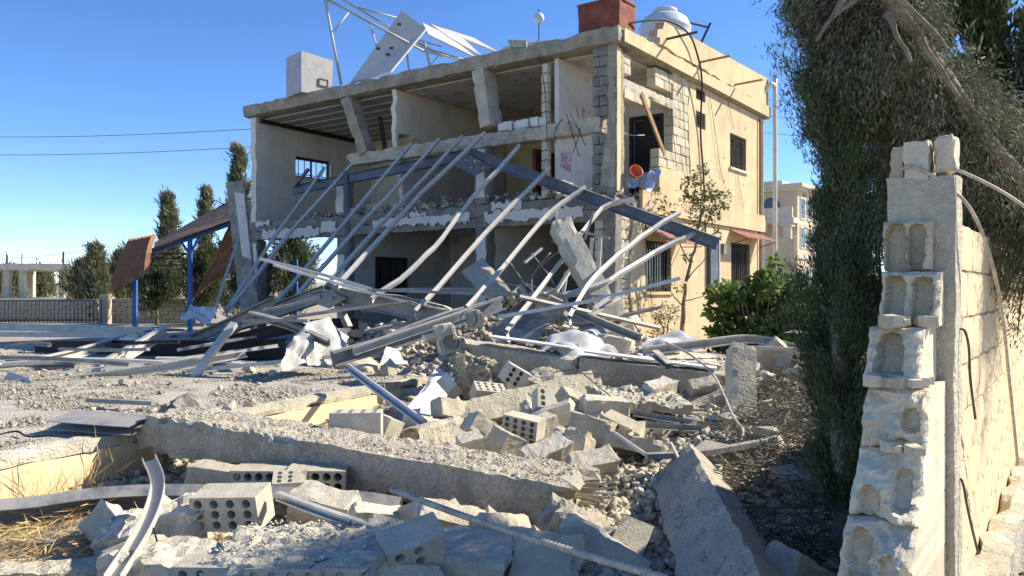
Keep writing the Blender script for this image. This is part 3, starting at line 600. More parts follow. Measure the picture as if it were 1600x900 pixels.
for a, b, d0, d1, r in (((507,-6),(533,132),20,20,.035), ((506,-4),(662,80),20,20.2,.035), ((662,80),(725,94),20.2,20.6,.03), ((530,-4),(690,88),21,21.2,.03), ((522,48),(546,18),20,20.4,.022), ((579,40),(601,117),20,20.6,.025), ((636,84),(639,110),20.3,20.3,.03), ((663,66),(672,104),20.3,20.5,.035), ((671,104),(690,80),20.5,20.6,.015), ((545,5),(640,62),20.6,20.9,.02), ((560,12),(620,28),20.6,20.9,.025), ((600,48),(690,73),20.3,20.9,.02), ((620,62),(735,96),20.4,20.8,.02)):
    mb = MB(); mb.tube([at(*a, d0), at(*b, d1)], r, 8); mb.part('tube', M['tankg'], t, smooth=True)
def slab4(q, th, m=None):   # 4 points + thickness along normal
    p = [Vec(x) for x in q]; nrm = (p[1]-p[0]).cross(p[3]-p[0]).normalized()*th; mb = m or MB(); return mb.hexa(p+[x+nrm for x in p])
t = slab4([at(549,131,20.0), at(612,114,19.7), at(667,47,20.4), at(629,19,20.7)], .06).thing('white_insulated_panel', M['panelw'], 'long white board standing tilted against the roof frame', 'panel')
for x, y in ((591,76), (606,85), (612,75), (624,38)):
    mb = MB(); mb.box(at(x, y, 20.02), (.10,.05,.05)); mb.part('bracket', M['iron'], t)
for q, lab in (([at(659,38,21), at(668,56,20.4), at(742,92,20.6), at(700,58,21.2)], 'narrow white roofing sheet lying nearest the tilted board'), ([at(672,40,21.3), at(700,60,21.0), at(752,90,20.9), at(716,56,21.5)], 'middle white roofing sheet sloping down to the roof'), ([at(690,46,21.7), at(722,62,21.4), at(780,85,21.3), at(740,62,21.9)], 'rightmost white roofing sheet sloping down to the roof')):
    slab4(q, .05).thing('roofing_sheet', M['panelw'], lab, 'roofing sheet', 'white roofing sheets on the roof')
c = at(842, 66, 17.6); t = root('roof_lamp', c, 'glass globe lamp on a thin pole on the roof edge', 'lamp')
mb = MB(); mb.tube([c+Vec((0,0,-.05)), c+Vec((0,0,.72))], .014, 6); mb.part('pole', M['dark'], t)
mb = MB(); bm = bmesh.new(); bmesh.ops.create_uvsphere(bm, u_segments=14, v_segments=10, radius=.12); mb.add([v.co+c+Vec((0,0,.53)) for v in bm.verts], [[v.index for v in f.verts] for f in bm.faces]); bm.free(); mb.part('globe', M['tankp'], t, smooth=True)
t = root('rusty_water_tank', W(.76, 1, 6.6), 'rust red square water tank at the front corner of the roof', 'tank')
mb = MB(); mb.hr(.27, 1.25, .62, 1.3, 6.72, 7.42, cell=.2, amp=.008, chip=.01, seed=3); mb.part('tank_shell', M['rust'], t)
mb = MB()
for a in ((.25,1.27,.6,.63,7.40,7.45), (.25,.29,.63,1.3,7.40,7.45)): mb.hb(*a)
mb.part('rim', M['rust'], t); mb = MB(); mb.hr(.18, 1.3, .55, .95, 6.6, 6.72, cell=.1, amp=.02, chip=.04, seed=8); mb.part('plinth', M['conc_l'], t)
tc_ = W(.72, 3.7, 6.6); t = root('plastic_water_tank', tc_, 'pale round plastic water tank behind the roof parapet', 'tank')
def lathe(prof, c, n=28):
    m = MB(); vs = [(c.x+r*math.cos(6.2832*k/n), c.y+r*math.sin(6.2832*k/n), c.z+z) for r, z in prof for k in range(n)]
    return m.add(vs, [(i*n+k, i*n+(k+1) % n, (i+1)*n+(k+1) % n, (i+1)*n+k) for i in range(len(prof)-1) for k in range(n)])
lathe([(0,0), (.58,0), (.60,.05), (.60,.45), (.615,.47), (.615,.52), (.60,.54), (.60,1.0), (.615,1.02), (.615,1.08), (.59,1.12), (.52,1.27), (.40,1.36), (.26,1.40), (.26,1.44)], tc_).part('tank_body', M['tankp'], t, smooth=True)
lathe([(.27,1.42), (.29,1.43), (.29,1.49), (.25,1.52), (0,1.53)], tc_).part('lid', M['tankp'], t, smooth=True)
t = root('roof_antenna', at(1096, 66, 19.8), 'black bent antenna bracket on the roof behind the round tank', 'antenna')
mb = MB(); mb.bar(at(1094,70,19.8), at(1110,36,19.8), .06, .05); mb.part('mast', M['dark'], t); mb = MB(); mb.tube([at(1070,34,19.8), at(1108,43,19.8)], .025, 6); mb.part('arm', M['iron'], t)
for k, (u, v, s_) in enumerate(((2.35,-.02,.26), (2.0,.05,.16), (2.65,.0,.14), (.35,.3,.2), (-.02,1.45,.22), (.1,1.2,.18))):
    mb = MB(); rng = random.Random(k+3); p = W(u, v, 6.58+s_*.3); mb.hull([p+q for q in chunk_pts(s_*1.7, s_, s_*.8, rng)]); mb.thing('concrete_lump', M['conc_l'], 'pale concrete lump lying on the roof edge', 'concrete lump', 'lumps on the roof edge')
# ------------------------------------------------------------------ collapsed steel canopy
def WP(px, py, v): u, z = fr(px, py, v); return W(u, v, z)
def bent(pts, k=5): return smooth_path(pts, k)
VB, VFr = -.8, -4.6
t = root('rear_gable_frame', WP(735, 240, VB), 'slate blue steel gable frame propped against the open house front', 'steel frame')
for a, b in (((735,240),(1121,381)), ((738,240),(458,297))):
    mb = MB(); mb.sweep([WP(*a, VB), WP(*b, VB)], iprof(.13, .22, .014)); mb.part('rafter', M['blue'], t)
mb = MB(); mb.plate([[fr(712,258,VB), fr(733,240,VB), fr(772,262,VB), fr(745,275,VB)]], lambda a, b, d: W(a, VB-.075+d, b), .015); mb.part('gusset_plate', M['blue'], t)
for x, y in ((728,250), (742,252), (755,262), (735,262)): mb = MB(); mb.tube([WP(x, y, VB-.1), WP(x, y, VB-.06)], .018, 6); mb.part('bolt', M['galv'], t)
mb = MB(); mb.bar(WP(540,268,VB-.02), WP(547,480,VB-.3), .1, .1); mb.part('post', M['blue'], t)
mb = MB(); mb.bar(WP(460,292,VB-.1), WP(482,264,VB), .08, .06); mb.part('stub', M['blue'], t)
t = root('front_gable_frame', WP(515, 462, VFr), 'fallen dark steel gable frame lying low among the purlin feet', 'steel frame')
for a, b in (((517,455),(300,531)), ((512,456),(697,497))):
    mb = MB(); mb.sweep([WP(*a, VFr), WP(*b, VFr)], iprof(.15, .26, .014)); mb.part('rafter', M['galv_d'], t)
mb = MB(); mb.bar(WP(520,458,VFr), WP(545,512,VFr), .1, .1); mb.part('post', M['galv_d'], t)
mb = MB(); mb.plate([[fr(488,470,VFr), fr(515,452,VFr), fr(548,466,VFr), fr(520,482,VFr)]], lambda a, b, d: W(a, VFr-.085+d, b), .014); mb.part('gusset_plate', M['galv_d'], t)
PUR = [([(392,322),(362,405),(334,490)], 'leftmost thin purlin leaning beside the concrete post', -1.2, -3.6),
 ([(507,262),(430,368),(352,487)], 'purlin slanting down from the left end of the blue frame', -.6, -4.3),
 ([(549,258),(460,356),(362,478)], 'second purlin from the left, crossing the barred upstairs window', -.6, -4.3),
 ([(642,226),(545,340),(430,474)], 'purlin slanting past the left concrete column', -.5, -4.6),
 ([(686,218),(634,276),(560,355),(462,464)], 'purlin with a kink, fifth from the left', -.5, -4.6),
 ([(722,214),(640,302),(505,450)], 'left one of the close pair of purlins at the frame apex', -.5, -4.7),
 ([(757,208),(660,300),(528,445)], 'right one of the close pair of purlins at the frame apex', -.5, -4.7),
 ([(811,228),(741,306),(690,372),(640,424),(580,468)], 'bent purlin hanging from the right rafter near the apex', -.7, -4.8),
 ([(858,263),(760,362),(648,488)], 'straight pale purlin in the middle of the right rafter', -.75, -4.8),
 ([(914,293),(858,334),(800,400),(728,482)], 'purlin bowed near its top, right of the straight one', -.8, -4.6),
 ([(992,311),(940,328),(868,420),(790,520)], 'curved purlin whose foot ends by the fallen tarpaulin', -.8, -5.2),
 ([(1062,333),(1000,372),(930,432),(888,498)], 'strongly arched purlin at the right, crossing the tilted beam', -.8, -5.0),
 ([(1085,365),(1020,395),(950,440),(880,462)], 'rightmost thin purlin curving back from the rafter end', -.8, -3.5)]
cp = cprof(.055, .095, .006, .02)
for pts, lab, v0, v1 in PUR:
    n = len(pts); L = [WP(x, y, v0+(v1-v0)*((pts[0][1]-y)/(pts[0][1]-pts[-1][1]))) for x, y in pts]
    kr = random.Random(len(lab)); L2 = bent(L, 4) if len(L) > 3 else bent(L, 3); L2 = [q if i_ in (0, len(L2)-1) else q+Vec((kr.gauss(0,.006), kr.gauss(0,.006), kr.gauss(0,.008))) for i_, q in enumerate(L2)]; mb = MB(); mb.sweep(L2, cp, up=(.3,-.6,.7)); t = mb.thing('roof_purlin', M['galv'], lab+' of the fallen canopy', 'purlin', 'purlins of the fallen canopy')
    p0 = L[-1]; dd = (L[-2]-L[-1]).normalized()
    mb = MB(); mb.bar(p0+dd*.04, p0+dd*.04+Vec((.03,-.02,-.14)), .06, .012); mb.part('end_cleat', M['galv'], t)
# ------------------------------------------------------------------ loose steel members
def P(p):
    x, y, k = p
    return gz(x, y, k[1]) if isinstance(k, tuple) else at(x, y, k)
def steel(name, lab, pts, prof, m, up=(0,0,1), cat='steel beam', group='loose steel members', k=5):
    mb = MB(); mb.sweep(bent([P(p) for p in pts], k), prof, up=up); return mb.thing(name, M[m], lab, cat, group)
Z = lambda z: ('z', z)
I1 = iprof(.14, .2, .014); C1 = cprof(.06, .11, .006, .02); C2 = cprof(.08, .16, .007, .025); L1 = lprof(.05, .05, .006); B1 = [(-.03,-.02), (.03,-.02), (.03,.02), (-.03,.02)]
steel('steel_beam', 'long pale channel lying along the far left edge of the terrace', [(-40,511,18.5),(120,513,18.2),(240,517,17.6)], C2, 'galv')
steel('steel_beam', 'pale channel just below the long one at the far left', [(-30,522,17.3),(215,524,16.6)], C1, 'galv')
steel('steel_beam', 'dark beam lying flat behind the crossed channels on the terrace', [(55,547,14.6),(250,548,13.8),(445,546,13.0)], iprof(.16,.34,.014), 'dark')
steel('steel_beam', 'pale channel slanting from the left picture edge over the dark beam', [(-30,581,11.6),(100,557,12.8),(196,529,14.4)], C2, 'galv')
steel('steel_beam', 'flat wide channel leaning on the dark beam', [(160,574,12.0),(210,546,12.7),(263,515,13.6)], cprof(.09,.2,.007,.03), 'galv')
steel('steel_beam', 'long thin channel running across the terrace gravel', [(-30,612,10.2),(150,589,10.6),(310,565,11.0),(385,552,11.4)], C1, 'galv')
steel('steel_beam', 'long slender strip behind the terrace gravel', [(85,585,10.9),(250,565,11.6),(435,540,12.6)], L1, 'galv')
steel('steel_beam', 'slender strip running right towards the white sheet', [(290,580,10.8),(420,567,10.8),(560,553,10.8)], L1, 'galv')
steel('steel_beam', 'short channel standing on the gravel, leaning right', [(300,596,10.6),(330,552,10.8),(366,506,11.2)], cprof(.07,.10,.006,.02), 'galv', up=(1,0,0))
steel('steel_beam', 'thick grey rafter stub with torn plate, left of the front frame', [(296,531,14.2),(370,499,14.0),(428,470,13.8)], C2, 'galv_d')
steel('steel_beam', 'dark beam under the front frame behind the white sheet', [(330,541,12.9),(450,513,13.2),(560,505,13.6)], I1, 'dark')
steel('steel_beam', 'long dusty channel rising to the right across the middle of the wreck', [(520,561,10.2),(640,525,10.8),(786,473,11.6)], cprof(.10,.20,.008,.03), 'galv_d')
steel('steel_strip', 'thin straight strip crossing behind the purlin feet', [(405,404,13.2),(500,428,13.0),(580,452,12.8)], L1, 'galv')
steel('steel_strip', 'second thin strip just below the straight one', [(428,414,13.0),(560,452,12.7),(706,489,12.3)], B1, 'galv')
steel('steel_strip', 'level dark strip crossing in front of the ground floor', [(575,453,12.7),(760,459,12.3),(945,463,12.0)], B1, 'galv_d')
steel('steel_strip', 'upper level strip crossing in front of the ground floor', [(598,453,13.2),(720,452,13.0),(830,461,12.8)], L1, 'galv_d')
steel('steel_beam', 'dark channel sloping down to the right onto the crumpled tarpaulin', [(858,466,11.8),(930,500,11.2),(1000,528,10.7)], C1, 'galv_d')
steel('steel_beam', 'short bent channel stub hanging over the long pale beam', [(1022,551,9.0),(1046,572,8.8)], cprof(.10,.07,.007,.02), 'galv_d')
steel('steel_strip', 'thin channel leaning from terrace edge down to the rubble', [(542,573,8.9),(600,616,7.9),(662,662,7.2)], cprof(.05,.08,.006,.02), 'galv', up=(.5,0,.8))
steel('steel_beam', 'pale angle iron lying over the rubble at the right', [(1006,549,9.6),(1100,537,9.9),(1180,530,10.2),(1262,549,10.4)], C1, 'galv')
steel('bent_channel', 'curved grey channel with bolt holes standing at bottom left', [(233,716,4.75),(246,750,4.6),(240,790,4.3),(218,838,4.0),(175,905,3.65)], cprof(.045,.075,.004,.0), 'galv', up=(1,.2,0), cat='channel', k=7)
steel('steel_strip', 'short channel lying over the nearest block slab', [(435,775,4.5),(520,806,4.2),(632,842,3.95)], cprof(.035,.05,.004,.012), 'galv')
steel('steel_strip', 'small channel end at the bottom edge of the picture', [(660,887,3.95),(720,893,3.9),(780,902,3.85)], cprof(.04,.05,.004,.012), 'galv')
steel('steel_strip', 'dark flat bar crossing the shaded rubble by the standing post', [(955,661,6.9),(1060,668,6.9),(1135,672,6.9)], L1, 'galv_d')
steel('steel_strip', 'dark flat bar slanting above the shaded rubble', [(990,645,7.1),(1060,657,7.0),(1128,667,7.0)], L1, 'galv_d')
steel('steel_strip', 'pale tube lying in the rubble beside the shaded column', [(958,675,6.3),(990,697,6.0),(1025,722,5.7)], [(.014*math.cos(a), .014*math.sin(a)) for a in (0,1.05,2.1,3.14,4.19,5.24)], 'galv')
steel('steel_strip', 'pale bar behind the tip of the shaded column', [(1010,713,5.7),(1100,707,5.8),(1196,690,6.1)], B1, 'galv_d')
steel('steel_strip', 'short rod standing up beside the shaded column', [(1048,692,5.7),(1060,716,5.6)], [(.012*math.cos(a), .012*math.sin(a)) for a in (0,1.05,2.1,3.14,4.19,5.24)], 'galv')
steel('steel_beam', 'broken window frame bar folded over the rubble at right', [(1175,543,9.8),(1275,547,9.9),(1245,575,9.6)], B1, 'galv', k=1)
for i, q in enumerate((((905,400,13.6),(852,482,12.6)), ((925,372,13.8),(922,428,13.6)), ((938,370,13.8),(934,432,13.6)), ((898,380,13.8),(905,372,13.8)), ((908,362,13.6),(952,372,13.4)), ((820,410,14),(846,388,14.2)), ((885,425,13.4),(878,470,13.0)), ((928,330,13.7),(914,374,13.7)))):
    mb = MB(); mb.sweep([P(q[0]), P(q[1])], B1); mb.thing('steel_strip', M['galv' if i not in (7, 4) else 'galv_d'], 'short steel bar tangled behind the tilted concrete beam', 'steel bar', 'bars tangled behind the tilted beam')
rs = random.Random(77)
for i in range(16):
    x = rs.uniform(20, 420); y = rs.uniform(512, 575); d = (CZ-TZ-rs.uniform(.03,.35))*F/(y-450); d = min(d, 15.5); l = rs.uniform(.6, 2.2); an = rs.gauss(0, .45); c = at(x, y, d); v = Vec((math.cos(an), math.sin(an)*.8, rs.uniform(-.12,.12)))*l/2
    mb = MB(); mb.sweep(smooth_path([c-v, c+Vec((0,0,rs.uniform(-.04,.06))), c+v], 3), rs.choice((C1, L1, B1)), up=(rs.uniform(-.4,.4), rs.uniform(-.4,.4), 1)); mk = rs.choice(('galv','galv_d','dark','galv_d')); mb.thing('steel_strip', M[mk], ('long ' if l > 1.4 else 'short ')+dict(galv='pale', galv_d='dull grey', dark='black')[mk]+' steel strip strewn over the terrace wreckage, '+('far left' if x < 150 else 'left' if x < 290 else 'towards the middle')+(', nearer us' if y > 545 else ', farther back'), 'steel bar', 'steel strips strewn on the terrace')
for i in range(20):
    x = rs.uniform(400, 980); y = rs.uniform(462, 535); d = rs.uniform(10.6, 13.4); l = rs.uniform(.7, 2.6); an = rs.gauss(.2, .6); c = at(x, y, d); v = Vec((math.cos(an), math.sin(an)*.7, rs.uniform(-.25,.3)))*l/2
    mk = rs.choice(('galv','galv_d','galv_d','galv')); mb = MB(); mb.sweep(smooth_path([c-v, c+Vec((rs.uniform(-.05,.05),0,rs.uniform(-.06,.08))), c+v], 2), rs.choice((C1, L1, B1, B1)), up=(rs.uniform(-.6,.6), rs.uniform(-.6,.6), 1)); mb.thing('steel_strip', M[mk], ('long ' if l > 1.6 else 'short ')+dict(galv='pale', galv_d='dull grey')[mk]+' steel strip in the tangle before the house, '+('left' if x < 560 else 'centre' if x < 780 else 'right')+(', low' if y > 500 else ', high'), 'steel bar', 'steel strips tangled before the house')
# grey sheet metal tray across the foreground
steel('sheet_metal_trough', 'long grey metal trough lying across the near left ground', [(-30,805,4.9),(60,797,5.0),(150,784,5.1),(260,778,5.15),(420,782,5.05),(560,790,4.95),(625,800,4.9)], cprof(.10,.15,.006,.0), 'galv_d', up=(0,-.5,.8), cat='metal trough', group=None)
steel('sheet_metal_tray', 'folded metal tray with debris on the terrace edge', [(96,655,Z(.42)),(160,660,Z(.42)),(222,664,Z(.42))], cprof(.28,.07,.006,.0), 'galv_d', up=(0,-.2,1), cat='metal tray', group=None)
steel('steel_strip', 'flat strip behind the metal tray on the terrace', [(138,625,Z(.40)),(240,630,Z(.40))], B1, 'galv_d')
# reinforcing bar in the foreground, ribbed
mb = MB(); a, b = at(612, 765, 3.85), at(1040, 904, 2.82); d_ = (b-a); L_ = d_.length; n_ = 150
pts = [a+d_*(i/n_)+Vec((0,0,-.015*math.sin(3.1416*i/n_))) for i in range(n_+1)]; vs = []; x = d_.normalized().cross(Vec((0,0,1))).normalized(); y = x.cross(d_.normalized())
for i, p in enumerate(pts):
    r = .0125 if i % 2 else .0165; s_ = .006 if i % 4 == 1 else 0
    vs += [p+x*r*math.cos(6.2832*k/8)+y*r*math.sin(6.2832*k/8) for k in range(8)]
mb.add(vs, [(i*8+k, i*8+(k+1) % 8, (i+1)*8+(k+1) % 8, (i+1)*8+k) for i in range(n_) for k in range(8)]+[tuple(range(8)), tuple(n_*8+k for k in range(8))])
mb.thing('reinforcing_bar', M['rebar'], 'long ribbed reinforcing bar slanting across the foreground', 'reinforcing bar')
def cable(name, lab, pts, r=.008, m='rebar_d', cat='wire', group='loose wires in the rubble'):
    mb = MB(); mb.tube(smooth_path([P(p) for p in pts], 7), r, 6); return mb.thing(name, M[m], lab, cat, group, smooth=True)
cable('bent_bar', 'long bent bar arching over the rubble to the standing post', [(1040,535,8.6),(1075,552,8.2),(1110,580,7.6),(1130,615,7.0),(1145,650,6.6),(1160,672,6.4),(1157,690,6.3)], .012, 'rebar')
cable('loose_wire', 'thin wire over the sunlit broken beam', [(865,582,8.2),(900,578,8.2),(930,600,7.9),(965,628,7.6)], .006)
cable('loose_wire', 'thin wire drooping from beam end to the blocks', [(880,585,8.3),(940,585,8.3),(1010,600,8.3),(1040,608,8.3)], .006)
cable('loose_wire', 'looped wire beside the standing post', [(1130,705,6.3),(1180,700,6.1),(1198,690,6.0),(1195,715,5.9),(1160,735,5.8),(1120,728,5.8)], .008, 'galv_d')
cable('loose_wire', 'second looped wire in the shaded brush', [(1105,692,6.2),(1130,700,6.0),(1165,720,5.8),(1200,740,5.6)], .008, 'galv_d')
cable('loose_wire', 'black wire lying on the terrace near the metal tray', [(-5,680,Z(.35)),(25,674,Z(.36)),(45,682,Z(.35)),(85,680,Z(.35))], .008, 'wire')
cable('loose_wire', 'thin wire hanging from the bent channel', [(240,825,4.1),(250,860,4.0),(262,880,3.9),(275,900,3.8)], .005, 'wire')
cable('loose_wire', 'curved wire beside the house corner', [(968,490,13.2),(985,500,13.2),(1000,520,13.0)], .012)
for i, (x, y) in enumerate(((868,752), (875,765), (872,775), (880,760), (890,772), (878,783))):
    cable('starter_bar', 'thin bar sticking out of the near end of the long fallen beam', [(x, y, 5.25), (x+45, y+4, 5.15), (x+95-8*i, y+2+5*(i % 3), 5.05)], .007, 'rebar', 'reinforcing bar', 'bars sticking out of the long fallen beam')
for i, (x, y, X, Y) in enumerate(((790,400,855,470), (830,395,870,480), (860,395,835,480), (885,385,800,470), (815,440,880,500), (760,430,850,450), (870,330,862,380), (905,420,915,480))):
    cable('loose_wire', 'thin wire tangled in front of the ground floor', [(x, y, 13.6), ((x+X)/2+18*math.sin(i*2.1), (y+Y)/2+10*math.cos(i), 13.3), (X, Y, 12.9)], .009, 'galv_d', group='wires tangled before the ground floor')
for i, (x, y, X, Y) in enumerate(((885,178,905,245), (900,165,895,240), (880,185,870,225), (893,180,915,228))):
    cable('loose_wire', 'thin wire hanging in the right upstairs room', [(x, y, 16.2), ((x+X)/2+10*math.sin(i*2.1), (y+Y)/2, 16.0), (X, Y, 16.1)], .008, 'wire', group='wires hanging upstairs')
cable('loose_wire', 'long thin wire hanging below the roof slab', [(843,85,16.4),(852,150,16.3),(855,230,16.2)], .008, 'wire')
# ------------------------------------------------------------------ crumpled sheeting
def crumple(name, q, n, amp, seed, m, lab, cat='sheet', sag=0.0, group=None, fs_=2.3):
    q = [Vec(x) for x in q]; nrm = (q[1]-q[0]).cross(q[3]-q[0]).normalized(); vs = []
    for j in range(n+1):
        for i in range(n+1):
            a, b = i/n, j/n; p = (q[0]*(1-a)+q[1]*a)*(1-b)+(q[3]*(1-a)+q[2]*a)*b
            w = p*fs_+Vec((seed*5.1, seed*2.3, seed)); rid = 0
            for o_, g_ in ((1, 1), (2.1, .45)): rid += g_*(abs(noise.noise(w*o_))*2-.5)
            e = noise.noise_vector(w*1.1)*amp*.7
            vs.append(p+nrm*amp*rid+e+Vec((0,0,-sag*((2*a-1)**2+(2*b-1)**2))))
    fc = [(j*(n+1)+i, j*(n+1)+i+1, (j+1)*(n+1)+i+1, (j+1)*(n+1)+i) for j in range(n) for i in range(n)]
    fc = [t_ for f in fc for t_ in ((f[0],f[1],f[2]), (f[0],f[2],f[3]))]
    mb = MB(); mb.add(vs, fc); return mb.thing(name, M[m], lab, cat, group, fix=False, smooth=True)
crumple('plastic_sheet', [at(430,566,9.9), at(528,556,10.9), at(540,508,11.5), at(478,492,10.8)], 20, .15, 3, 'sheet', 'large crumpled white sheet draped over steel in the left middle', sag=.05)
crumple('plastic_sheet', [at(594,568,9.6), at(634,570,10.0), at(622,546,10.4), at(603,543,10.0)], 10, .05, 5, 'sheet', 'small crumpled white sheet below the long dusty channel')
crumple('tarpaulin', [at(834,522,10.0), at(905,556,9.4), at(980,552,10.0), at(915,498,10.8)], 16, .10, 7, 'sheet', 'crumpled pale grey tarpaulin over the long fallen beam', sag=.08)
crumple('tarpaulin', [at(998,538,10.0), at(1040,545,9.8), at(1085,528,10.2), at(1050,512,10.5)], 12, .07, 9, 'sheet', 'crumpled tarpaulin at the foot of the house corner')
crumple('plastic_sheet', [at(8,606,10.2), at(58,608,9.6), at(42,590,10.0), at(20,584,10.4)], 10, .06, 12, 'sheet', 'small white sheet on the gravel at the far left')
crumple('metal_sheet', [at(40,612,9.4), at(132,610,9.4), at(130,596,9.7), at(50,603,9.7)], 10, .05, 13, 'galv', 'buckled pale metal sheet on the gravel at left')
crumple('metal_sheet', [at(330,505,14.6), at(278,500,15.4), at(300,478,16), at(335,480,15)], 10, .08, 14, 'galv', 'twisted metal sheet beyond the left steel')
crumple('metal_sheet', [at(1225,520,13.2), at(1268,528,12.8), at(1265,520,13.2), at(1240,514,13.6)], 8, .06, 15, 'sheet', 'pale crumpled sheet on the ground under the bush')
crumple('fallen_board', [at(720,425,14.6), at(765,470,13.8), at(800,455,14.2), at(755,402,15.0)], 8, .03, 17, 'conc_l', 'pale broken board leaning inside the ground floor', 'board')
crumple('metal_sheet', [at(760,520,12.2), at(830,540,11.6), at(870,500,12.0), at(815,470,12.6)], 12, .10, 18, 'galv_d', 'grey crumpled sheet under the arched purlins')
crumple('metal_sheet', [at(880,500,12.3), at(935,525,11.7), at(985,505,12.2), at(920,478,12.6)], 12, .06, 19, 'tankg', 'grey buckled panel under the tilted beam')
crumple('fallen_cloth', [at(877,262,16.0), at(893,270,15.9), at(893,238,16.0), at(876,240,16.1)], 8, .04, 21, 'cloth', 'red and white cloth hanging at the upstairs room', 'cloth')
# wrecked engine
c = at(700, 528, 9.9); t = root('wrecked_engine', c-Vec((0,0,.35)), 'broken tan machine with pulley beneath the long dusty channel', 'machine')
Rm = Matrix.Rotation(R(15), 3, 'Z') @ Matrix.Rotation(R(-12), 3, 'Y')
def pc(name, m, ce, sz, seed): mb = MB(); o = c+Rm @ (Vec(ce)-Vec(sz)/2); mb.rough(o, Rm @ Vec((sz[0],0,0)), Rm @ Vec((0,sz[1],0)), Rm @ Vec((0,0,sz[2])), cell=.05, amp=.008, chip=.02, seed=seed); return mb.part(name, M[m], t)
pc('engine_block', 'conc_l', (-.02,0,0), (.24,.25,.36), 3); pc('cylinder_head', 'conc_l', (-.2,.02,.06), (.2,.16,.10), 4); pc('mounting_plate', 'conc_l', (.36,-.05,.16), (.22,.03,.22), 5); pc('mounting_plate', 'galv_d', (.13,0,-.12), (.12,.22,.2), 6)
for i, (x, z, r) in enumerate(((.0,-.04,.09), (.27,.19,.1))):
    ce = c+Rm @ Vec((x, -.14, z)); mb = MB(); mb.tube([ce, ce+Rm @ Vec((0,-.07,0))], r, 16); pu = mb.part('pulley', M['dark'], t)
    mb = MB(); mb.tube([ce+Rm @ Vec((0,-.065,0)), ce+Rm @ Vec((0,-.09,0))], r*.5, 12); mb.part('hub', M['galv_d'], pu)
# ------------------------------------------------------------------ fallen concrete beams and posts
def fallen(name, lab, p0, p1, w, h, roll=0.0, m='conc', seed=0, cell=.055, amp=.007, chip=.03, e=(.08,.08), cat='concrete beam', nmax=80):
    mb = MB(); mb.beam(p0, p1, w, h, roll, cell=cell, amp=amp, chip=chip, e0=e[0], e1=e[1], seed=seed, nmax=nmax); return mb.thing(name, M[m], lab, cat)
b1 = fallen('fallen_concrete_beam', 'long grit covered concrete beam lying from the terrace to the foreground', (-2.78, 6.55, .36), (.40, 5.16, .15), .56, .29, 0, 'conc', 3, .045, .014, .05, (.12,.15))
fallen('fallen_concrete_column', 'square column lying edge up in shade pointing at us', (1.28, 5.75, .13), (.92, 2.95, .19), .37, .37, R(45), 'conc', 5, .05, .007, .014, (.06,.1), 'concrete column')
fallen('fallen_concrete_beam', 'left half of the plastered beam lying level before the house', at(715,549,10.2), at(906,578,9.55), .34, .30, R(4), 'conc', 7)
fallen('fallen_concrete_beam', 'right half of the plastered beam ending at the standing post', at(909,576,9.5), at(1142,604,9.1), .34, .30, R(2), 'conc', 9)
def strip_on(p0, p1, w, z, m, lab, seed, name='plaster_slab'):
    p0, p1 = Vec(p0), Vec(p1); d = p1-p0; x = d.cross(Vec((0,0,1))).normalized(); mb = MB()
    mb.plate([jag([(0,-w/2,1), (1,-w/2,1), (1,w/2,1), (0,w/2,1)], .02, .2, seed)], lambda a, b, q: p0+d*a+x*b+Vec((0,0,z+q)), .02); return mb.thing(name, M[m], lab, 'plaster')
strip_on(at(768,528,10.0), at(896,546,9.6), .22, .01, 'white', 'white plaster sheet on the left half of the level beam', 1)
strip_on(at(915,551,9.5), at(1120,578,9.15), .26, .01, 'white', 'white plaster sheet on the right half of the level beam', 2)
fallen('fallen_concrete_beam', 'sunlit beam stub rising to the right over the loose blocks', at(722,652,7.75), at(921,602,8.7), .24, .25, R(-32), 'conc_l', 11, .04, .006, .02, (.06,.06))
fallen('fallen_concrete_beam', 'grey broken beam end lying left of the sunlit stub', at(632,693,6.75), at(742,660,7.45), .30, .22, R(-14), 'conc_l', 13, .04, .012, .05, (.14,.08))
fallen('fallen_concrete_post', 'white plastered post stub leaning behind the lone block', at(648,662,8.3), at(692,596,9.3), .26, .24, R(20), 'white', 15, .05, .008, .03, (.05,.1), 'concrete post')
fallen('standing_concrete_post', 'pale broken post standing in the rubble left of the cypress', at(1156,700,7.25), at(1158,543,7.75), .24, .2, R(20), 'conc_l', 17, .06, .004, .02, (.05,.03), 'concrete post')
fallen('tilted_concrete_beam', 'tan concrete beam tilted upright before the right ground floor room', at(876,352,13.1), at(958,508,12.2), .34, .34, R(30), 'conc_l', 19, .09, .004, .035, (.08,.1))
fallen('leaning_concrete_post', 'white plastered concrete post leaning at the left house corner', at(368,288,20.4), at(393,505,18.8), .42, .3, R(20), 'conc', 21, .08, .015, .05, (.12,.02), 'concrete post')
mb = MB(); q = [at(x, y, 18.4) for x, y in ((366,300),(381,303),(392,405),(378,400))]; slab4(q, .03, mb); mb.thing('plaster_slab', M['white'], 'white plaster sheet on the leaning concrete post', 'plaster')
fallen('fallen_concrete_joint', 'broken stump where the long beam meets the terrace wall', (-3.02, 6.95, .06), (-2.72, 6.78, .50), .34, .32, .3, 'conc_d', 23, .05, .02, .06, (.03,.1), 'concrete stump')
